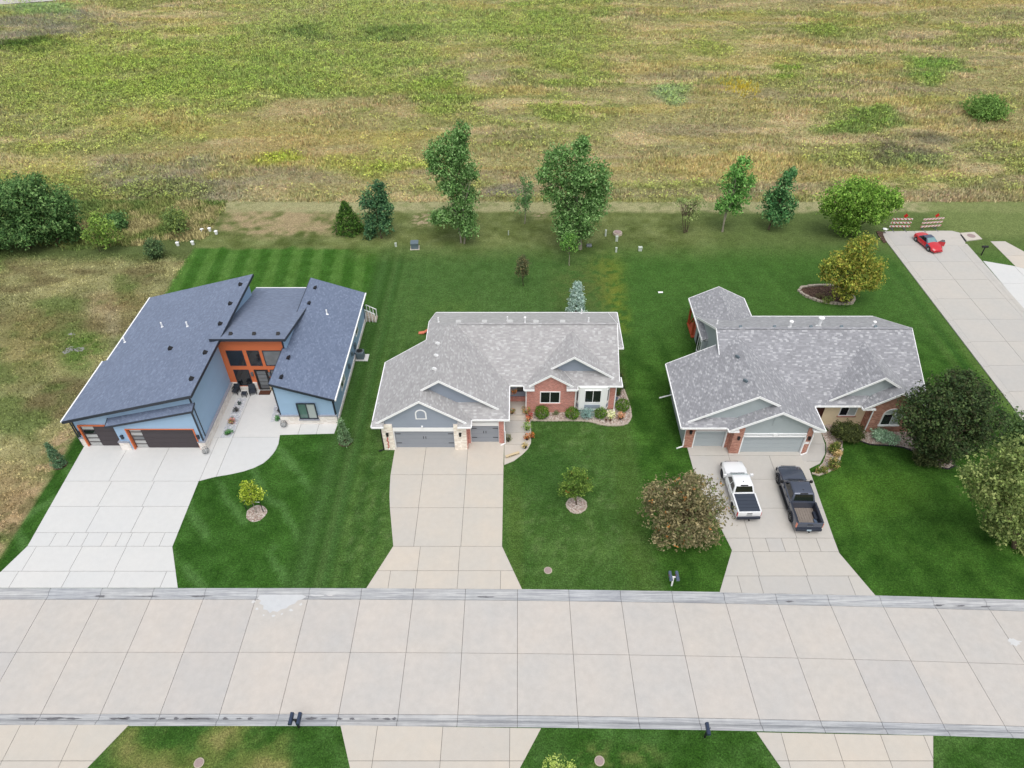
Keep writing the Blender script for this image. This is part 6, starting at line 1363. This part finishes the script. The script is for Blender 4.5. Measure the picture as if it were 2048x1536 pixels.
tree('poplar_tree', 'leaning poplar with bare forked lower trunk beside the leggy sapling', (1447, 463), [(1478, 340, 22, 20), (1490, 325, 12, 12), (1462, 365, 22, 22), (1490, 365, 20, 20), (1455, 395, 18, 16), (1480, 395, 22, 18), (1445, 412, 14, 14), (1470, 418, 16, 10)], .26, [(80, 126, 58), (106, 154, 76), (68, 108, 50), (124, 168, 92)], 'bark_p', r0=.15, seed=30, stems=3, zfork=.5)
tree('broadleaf_tree', 'dark green upright tree leaning toward the round willow', (1537, 459), [(1578, 350, 14, 16), (1570, 372, 20, 20), (1555, 395, 24, 22), (1540, 415, 22, 20), (1575, 405, 18, 20), (1560, 432, 26, 18), (1585, 345, 8, 9)], .25, [(56, 100, 58), (78, 124, 72), (46, 82, 48), (110, 150, 96)], r0=.12, seed=31)
tree('willow_tree', 'wide rounded willow beside the striped road barriers', (1708, 474), [(1715, 382, 50, 26), (1670, 400, 32, 28), (1760, 398, 36, 28), (1715, 415, 44, 30), (1690, 440, 34, 26), (1750, 425, 32, 22), (1655, 415, 16, 18), (1790, 405, 18, 18), (1700, 458, 24, 18)], .24, [(92, 126, 46), (116, 150, 60), (74, 106, 40), (130, 162, 74)], r0=.16, seed=32, stems=3)
tree('broadleaf_tree', 'yellow green tree growing in the stone ringed island bed', (1690, 606), [(1720, 502, 32, 24), (1690, 520, 32, 26), (1735, 535, 30, 28), (1670, 545, 26, 26), (1705, 555, 38, 30), (1745, 560, 22, 22), (1690, 580, 26, 18), (1735, 480, 18, 12), (1660, 530, 16, 16)], .2, [(134, 142, 58), (160, 162, 72), (104, 122, 48), (146, 134, 62), (90, 108, 46)], r0=.12, seed=33, stems=2)
tree('crabapple_tree', 'very dark dense round tree at the corner of the brown brick gable', (1893, 925), [(1905, 800, 62, 46), (1860, 825, 56, 48), (1945, 795, 48, 44), (1965, 840, 40, 46), (1900, 865, 62, 44), (1855, 870, 44, 40), (1950, 880, 40, 34), (1925, 760, 34, 22), (1895, 895, 40, 26)], .19, [(50, 68, 38), (66, 86, 48), (40, 56, 32), (80, 96, 56), (58, 62, 40)], r0=.16, seed=34, stems=3, dens=1.3, sub=3)
tree('broadleaf_tree', 'large feathery olive green tree at the right edge of the front lawn', (2030, 1095), [(2010, 935, 60, 48), (1970, 965, 46, 40), (2040, 960, 50, 60), (2000, 1000, 52, 46), (2045, 1030, 56, 56), (2015, 1050, 40, 44), (1945, 945, 26, 20), (2040, 900, 40, 30), (2060, 1080, 40, 40)], .19, [(98, 116, 62), (122, 138, 78), (82, 98, 54), (138, 148, 92)], r0=.17, seed=35, sub=3, dens=1.15)
tree('broadleaf_tree', 'green tree between the dark round tree and the side street kerb', (2046, 905), [(2050, 850, 40, 26), (2030, 870, 26, 22), (2070, 870, 30, 30), (2035, 890, 30, 18)], .2, [(74, 98, 56), (96, 120, 68), (62, 84, 48)], r0=.1, seed=36)
tree('crabapple_tree', 'broad bronze crabapple with orange fruit beside the pickup driveway', (1376, 1092), [(1345, 990, 50, 36), (1400, 985, 46, 36), (1320, 1020, 42, 36), (1375, 1030, 60, 42), (1425, 1020, 38, 36), (1350, 1065, 48, 28), (1400, 1065, 42, 28), (1380, 965, 26, 18), (1310, 985, 28, 20)], .17, [(108, 102, 74), (128, 120, 86), (90, 88, 62), (146, 136, 104), (92, 104, 62), (170, 116, 64)], r0=.14, seed=37, stems=3, dens=1.0, pw=[.26, .23, .2, .16, .135, .015], sub=3, lump=.34)
tree('fruit_tree', 'small round green tree in a white pebble ring on the middle front lawn', (1153, 1010), [(1152, 960, 26, 20), (1135, 978, 18, 14), (1170, 972, 16, 14), (1150, 985, 20, 12), (1160, 945, 14, 10)], .15, [(80, 108, 42), (100, 126, 52), (66, 90, 36), (116, 138, 64), (160, 96, 48)], r0=.06, seed=38, dens=1.3, pw=[.3, .28, .24, .16, .02])
tree('young_tree', 'young staked tree with lime yellow leaves on the striped front lawn', (513, 1025), [(498, 982, 20, 14), (488, 990, 14, 12), (512, 988, 14, 12), (500, 998, 16, 10), (496, 970, 12, 8)], .17, [(132, 150, 44), (152, 168, 58), (108, 128, 38), (166, 176, 76)], 'bark_p', r0=.035, seed=39, dens=1.0)
conifer('arborvitae', 'young arborvitae in a mulch ring beside the left driveway edge', (121, 931), 887, 13, [(76, 106, 76), (98, 128, 96), (60, 88, 62)], .13, 41, col=.12, group=None)
conifer('arborvitae', 'young arborvitae in a mulch ring at the corner of the blue house right wing', (691, 886), 838, 14, [(96, 122, 86), (116, 142, 106), (78, 104, 70)], .13, 42, col=.14)
tree('sapling', 'yellow green feathery sapling on the near verge', (1118, 1560), [(1112, 1520, 18, 16), (1098, 1530, 12, 12), (1140, 1528, 12, 12), (1118, 1540, 20, 14)], .11, [(150, 166, 84), (126, 146, 68), (168, 182, 104)], r0=.03, seed=43, dens=.35, cat='tree')
shrub('field_bush', 'large soft green bush standing in the dry field', (1982, 212), (44, 20), .3, [(96, 128, 62), (114, 144, 72), (84, 114, 54)], 44, dens=1.3, lobes=8, lump=.3)

# planting by the houses
BX = [(64, 96, 26), (82, 116, 34), (52, 80, 22), (98, 130, 46)]
def z4(x, y): return (980 + x * 320 / 1489, 600 + y * 320 / 1489)
for i, (q, r, lb) in enumerate([((483, 1045), 14, 'clipped boxwood ball beside the porch pots under the brick gable'), ((765, 1053), 13.4, 'clipped boxwood ball between the brick gable and the blue spruce shrub'), ((1030, 1053), 12, 'clipped boxwood ball below the right side of the white bay window'), ((1233, 978), 14, 'clipped boxwood ball around the corner by the blue yard chair')]):
    shrub('boxwood', lb, z4(*q), (r, r * .92), .085, BX, 50 + i, dens=2.6, inner=.84, lump=.05, group='boxwood balls round the middle house')
shrub('dwarf_spruce', 'low spreading blue grey spruce under the bay window', z4(903, 1058), (15, 12), .12, [(112, 140, 134), (136, 162, 158), (92, 120, 112), (150, 176, 170)], 55, lobes=5, dens=1.8, aspect=.3)
shrub('variegated_plant', 'pale cream variegated plant beside the pot of orange flowers', z4(1125, 1068), (9, 11), .11, [(214, 212, 168), (176, 186, 120), (232, 230, 200), (140, 156, 92)], 56, lobes=4, dens=.9)
shrub('juniper', 'small spreading juniper on the pebbles between two boxwood balls', z4(615, 1052), (7, 5), .1, [(92, 104, 70), (112, 122, 84)], 57, dens=1.3, lobes=3)
for i, (q, r) in enumerate([((1180, 850), 9), ((1205, 700), 10), ((1215, 790), 9)]):
    shrub('hedge_shrub', ['dark shrub below the right gutter end beside the brick pier', 'tallest dark shrub against the right side wall of the middle house', 'dark shrub in the middle of the row along the right side wall'][i], z4(*q), (r, r * 1.2), .12, [(50, 70, 36), (66, 88, 44), (110, 70, 40)], 60 + i, dens=1.6, lobes=3, pw=[.5, .4, .1], group='dark shrubs on the right side of the middle house')
FLW = {'orange': [(188, 116, 60), (200, 146, 88), (168, 88, 44), (96, 98, 50), (110, 70, 44)], 'red': [(150, 40, 48), (110, 30, 40), (200, 70, 60), (88, 96, 50)], 'mix': [(110, 128, 60), (150, 110, 80), (190, 150, 110), (84, 104, 52)], 'tan': [(176, 156, 104), (196, 176, 124), (150, 140, 90)], 'green': [(104, 132, 62), (128, 152, 78), (86, 112, 52)], 'olive': [(110, 114, 80), (128, 128, 92), (94, 100, 70)], 'peach': [(198, 138, 100), (178, 96, 74), (206, 168, 126), (100, 104, 58)]}
def potted(label, pxy, r, kind, seed, pot='terra', potr=.17, poth=.26, z0=0., name='potted_plant', hh=None):
    x, y = g(*pxy, z0); k0 = zdep(y) / FPX; R_ = r * k0; root = empty(name, (x, y, z0), label, 'potted plant')
    MB().lathe((x, y, z0), [(potr * .7, 0), (potr, poth), (potr * 1.08, poth), (potr * .9, poth - .04)], 14).build('pot', M[pot], root)
    crown(root, [((x, y, z0 + poth + R_ * .55), (R_, R_, R_ * .8))], .1, FLW[kind], 1.5, seed, 'foliage', .6, .15, 3, .4, z0 + .05)
    return root
W_ = .03
potted('pot of mixed foliage on the walk edge by the first boxwood ball', z4(338, 1060), 9, 'mix', 71, z0=W_); potted('pot of dark red foliage on the walk below the mixed foliage pot', z4(365, 1105), 7, 'red', 72, z0=W_); potted('pot of peach flowers standing just in front of the dark red foliage', z4(352, 1135), 6, 'peach', 73, z0=W_)
potted('pot of spiky green grass on the right edge of the front walk', z4(345, 1208), 9, 'green', 74, z0=W_); potted('bright orange mum on the lawn side of the front walk', z4(345, 1298), 7, 'orange', 75, z0=W_); potted('second orange mum, half on the lawn beside the front walk', z4(388, 1282), 6, 'orange', 76); potted('tan dried mum at the bend of the front walk', z4(326, 1378), 6, 'tan', 77, z0=W_); potted('olive green round pot plant beside the small garage door', z4(170, 1312), 7, 'olive', 78, z0=W_)
potted('pot of mixed flowers in the porch corner behind the garage', z4(205, 1062), 7, 'mix', 79, z0=W_); potted('black pot of orange flowers on the pebbles at the bed corner', z4(1215, 1105), 8, 'peach', 80, potr=.24, poth=.28)
hb = empty('hanging_basket', (-.35, 46.75, 2.3), 'basket of orange flowers hanging under the entry eave', 'hanging basket'); MB().lathe((-.35, 46.7, 2.2), [(.08, 0), (.2, .2), (.22, .2)], 12).build('basket', M['terra'], hb); MB().bar((-.35, 46.7, 2.4), (-.35, 46.7, 3.0), .012).build('hanger', M['black'], hb); crown(hb, [((-.35, 46.7, 2.45), (.28, .26, .16))], .09, FLW['orange'], 1.6, 81, 'foliage', .6, .15)
# blue house courtyard
def z2q(x, y): return (400 + x * 380 / 1424, 520 + y * 380 / 1424)
for i, (q, r, pl, lb) in enumerate([((296, 1072), 4, [(60, 72, 70), (80, 92, 90)], 'tiny dark grass tuft at the porch end of the long pebble bed'), ((270, 1120), 6, [(60, 58, 66), (88, 84, 92), (74, 92, 70)], 'purple grey plant in the long pebble bed next to the tiny tuft'), ((232, 1208), 9, [(196, 120, 116), (150, 140, 90), (214, 160, 150), (92, 110, 66)], 'pink flowering plant in the long pebble bed'), ((212, 1282), 8, [(64, 112, 62), (84, 134, 76), (52, 92, 52)], 'bright green plant at the driveway end of the long pebble bed'), ((590, 1120), 5, [(56, 52, 56), (76, 72, 70)], 'dark purple plant in the short pebble bed by the right wing'), ((577, 1180), 7, [(58, 108, 58), (80, 132, 74)], 'bright green plant in the short pebble bed by the right wing')]):
    shrub('bed_plant', lb, z2q(*q), (r, r * .9), .1, pl, 90 + i, cat='plant', dens=1.4, lobes=3, zbase=.04)
# third house
SH3 = [(84, 98, 44), (108, 120, 54), (68, 82, 38), (150, 132, 84)]
shrub('shrub', 'wide dark green shrub in front of the tan stucco wall', (1695, 860), (32, 21), .13, [(62, 72, 36), (80, 88, 46), (52, 60, 32)], 100, dens=1.7, lobes=7, lump=.18)
for i, (q, r, lb) in enumerate([((1668, 892), (13, 15), 'yellow green shrub highest up the curved walk of the third house'), ((1676, 905), (9, 11), 'shrub with tan dried blooms in the curved walk bed'), ((1664, 925), (15, 14), 'largest green shrub in the bed along the curved walk'), ((1646, 938), (9, 8), 'low green mound near the end of the curved walk bed'), ((1634, 940), (6, 7), 'smallest green mound at the tip of the curved walk bed')]):
    shrub('shrub', lb, q, r, .12, [(176, 150, 100), (196, 170, 124), (120, 116, 66)] if i == 1 else SH3, 101 + i, dens=1.6, lobes=4)
shrub('silver_groundcover', 'silvery green low plants on the pebbles under the arched window', (1772, 873), (27, 9), .12, [(150, 178, 150), (174, 198, 172), (124, 154, 124)], 107, cat='plant', dens=1.4, lobes=6)
shrub('shrub', 'dark low shrub under the dark round tree in the pebble bed', (1862, 905), (34, 24), .14, [(66, 78, 46), (86, 94, 56), (54, 64, 38)], 108, dens=1.5, lobes=6)
for i, (q, r, lb) in enumerate([((1640, 590), (9, 6), 'dry reddish shrub in the open end of the island bed'), ((1655, 598), (12, 8), 'green shrub at the front stones of the island bed'), ((1690, 598), (14, 7), 'dark purple shrub under the yellow green island tree')]):
    shrub('shrub', lb, q, r, .14, [[(110, 92, 74), (90, 96, 60)], [(104, 116, 60), (84, 98, 50)], [(70, 60, 54), (84, 92, 58)]][i], 110 + i, dens=1.2, lobes=3)

# ------------------------------------------------------------------ weeds and meadow: nobody could count these
def blades(name, X, Y, Hh, Wd, C, rs, label, k=5, lean=.55, z0=0., mat='blade'):
    n = len(X); x = np.repeat(X, k) + rs.normal(0, 1, n * k) * np.repeat(Wd, k) * .55; y = np.repeat(Y, k) + rs.normal(0, 1, n * k) * np.repeat(Wd, k) * .55
    h = np.repeat(Hh, k) * rs.uniform(.55, 1.2, n * k); a = rs.uniform(0, 2 * np.pi, n * k); w = np.repeat(Wd, k) * rs.uniform(.35, .8, n * k); la = rs.uniform(0, 2 * np.pi, n * k); ll = h * lean * rs.uniform(.2, 1.1, n * k)
    z = z0 - .02; p0 = np.stack([x - np.cos(a) * w * .5, y - np.sin(a) * w * .5, np.full(n * k, z)], 1); p1 = np.stack([x + np.cos(a) * w * .5, y + np.sin(a) * w * .5, np.full(n * k, z)], 1)
    p2 = np.stack([x + np.cos(la) * ll, y + np.sin(la) * ll, z + h], 1)
    V = np.stack([p0, p1, p2], 1).reshape(-1, 3); c = np.repeat(C, k, 0) * rs.uniform(.72, 1.3, (n * k, 1)); Cc = np.repeat(c, 3, 0)
    o = col_mesh(name, V, np.arange(len(V)).reshape(-1, 3), Cc, M[mat]); tag(o, label, 'vegetation', kind='stuff'); return o
rs = np.random.default_rng(5)
n = 150000
Yf = 87.3 + (228 - 87.3) * rs.uniform(0, 1, n) ** 1.15; Xf = rs.uniform(-1, 1, n) * (74 + (Yf - 87) * .62)
_k = ~((topx(Xf, Yf)[0] < 122) & (topx(Xf, Yf)[1] < 12)); Xf, Yf = Xf[_k], Yf[_k]; n = len(Xf); Cf = field_colour(Xf, Yf, False)
grn = np.clip((Cf[:, 1] / (Cf[:, 0] + 1e-4) - .98) * 3.0, 0, 1); tall = fbm(Xf * .09, Yf * .16, 201, 4)
Hf = .2 + .35 * smooth(.4, .65, tall) + .3 * grn * rs.uniform(.4, 1.2, n); Wf = .26 + .22 * grn + (Yf - 87) * .0012
Cf = Cf * rs.uniform(.78, 1.22, (n, 1)); Cf = Cf * (1 + rs.normal(0, .06, (n, 3)))
blades('meadow_grass', Xf, Yf, Hf, Wf, np.clip(Cf, 0, 1), rs, 'tall dry grass and green weeds covering the field behind the houses', 5)
# leafy weeds standing in cushions
n = 26000; Yg_ = 88 + 138 * rs.uniform(0, 1, n) ** 1.1; Xg_ = rs.uniform(-1, 1, n) * (74 + (Yg_ - 87) * .62); Cg = field_colour(Xg_, Yg_, False)
gk = (Cg[:, 1] / (Cg[:, 0] + 1e-4)) > .96 + rs.normal(0, .06, n) + .04; Xg_, Yg_, Cg = Xg_[gk], Yg_[gk], Cg[gk]; n = len(Xg_); kk = 9
a = rs.uniform(0, 6.283, n * kk); r = np.sqrt(rs.uniform(0, 1, n * kk)) * .55; hh = np.repeat(rs.uniform(.45, 1.0, n), kk) * (1 - .8 * r * r) * rs.uniform(.75, 1.1, n * kk)
Pw = np.stack([np.repeat(Xg_, kk) + r * np.cos(a), np.repeat(Yg_, kk) + r * np.sin(a), hh], 1); Dw = np.stack([np.cos(a) * r, np.sin(a) * r, .8 + 0 * a], 1)
Vw, _cc = leaves(Pw, Dw, .25, [(100, 100, 100)], rs, 1, .5, .6)
Cw_ = np.repeat(np.clip(np.repeat(Cg * rs.uniform(.85, 1.3, (n, 1)), kk, 0) * rs.uniform(.8, 1.2, (n * kk, 1)), 0, 1), 4, 0)
tag(col_mesh('meadow_weeds', Vw, np.arange(len(Vw)).reshape(-1, 4), Cw_ * np.array((1.02, 1.1, .8)), M['blade'], None, 4), 'bushy yellow green weeds in drifts across the field', 'vegetation', kind='stuff')
n = 9000; px = rs.uniform(-90, 455, n); py = 398 + 120 * rs.uniform(0, 1, n); XY = np.array([g(a, b_) for a, b_ in zip(px, py)])
kp = (py > 403) & (py < 500 - 30 * np.abs(px - 170) / 300 + 18 * (fbm(XY[:, 0] * .3, XY[:, 1] * .3, 9) - .5)) & (XY[:, 0] < -38.9 + 1.0 * (XY[:, 1] > 76) * 0)
XY = XY[kp]; m_ = len(XY); t = fbm(XY[:, 0] * .25, XY[:, 1] * .4, 91)
Cw = to_lin(mixc(mixc(np.zeros((m_, 3)) + np.array((122., 132, 76)), (160., 152, 108), smooth(.5, .62, t)), (100., 120, 66), smooth(.5, .36, t)))
blades('weeds', XY[:, 0], XY[:, 1], .2 + .45 * rs.uniform(0, 1, m_) * smooth(.3, .6, t + .15), .4 + 0 * t, Cw, rs, 'tangled green and straw coloured weeds at the back of the empty lot', 6)
n = 16000; Xv = rs.uniform(-74, -38.9, n); Yv = rs.uniform(28.6, 74, n); Cv = lawn_colour(Xv, Yv) * rs.uniform(.8, 1.35, (n, 1))
blades('rough_grass', Xv, Yv, .10 + .14 * fbm(Xv * .4, Yv * .4, 3), .3 + 0 * Xv, Cv, rs, 'short rough grass on the empty lot', 4)
n = 30; x, y = g(1480, 172); blades('yellow_flowers', rs.normal(x, 1.9, 120), rs.normal(y, 2.4, 120), .7 + 0 * rs.uniform(0, 1, 120), .2 + 0 * rs.uniform(0, 1, 120), to_lin(np.array([(190., 172, 66)] * 120)), rs, 'patch of yellow wildflowers in the field', 5)
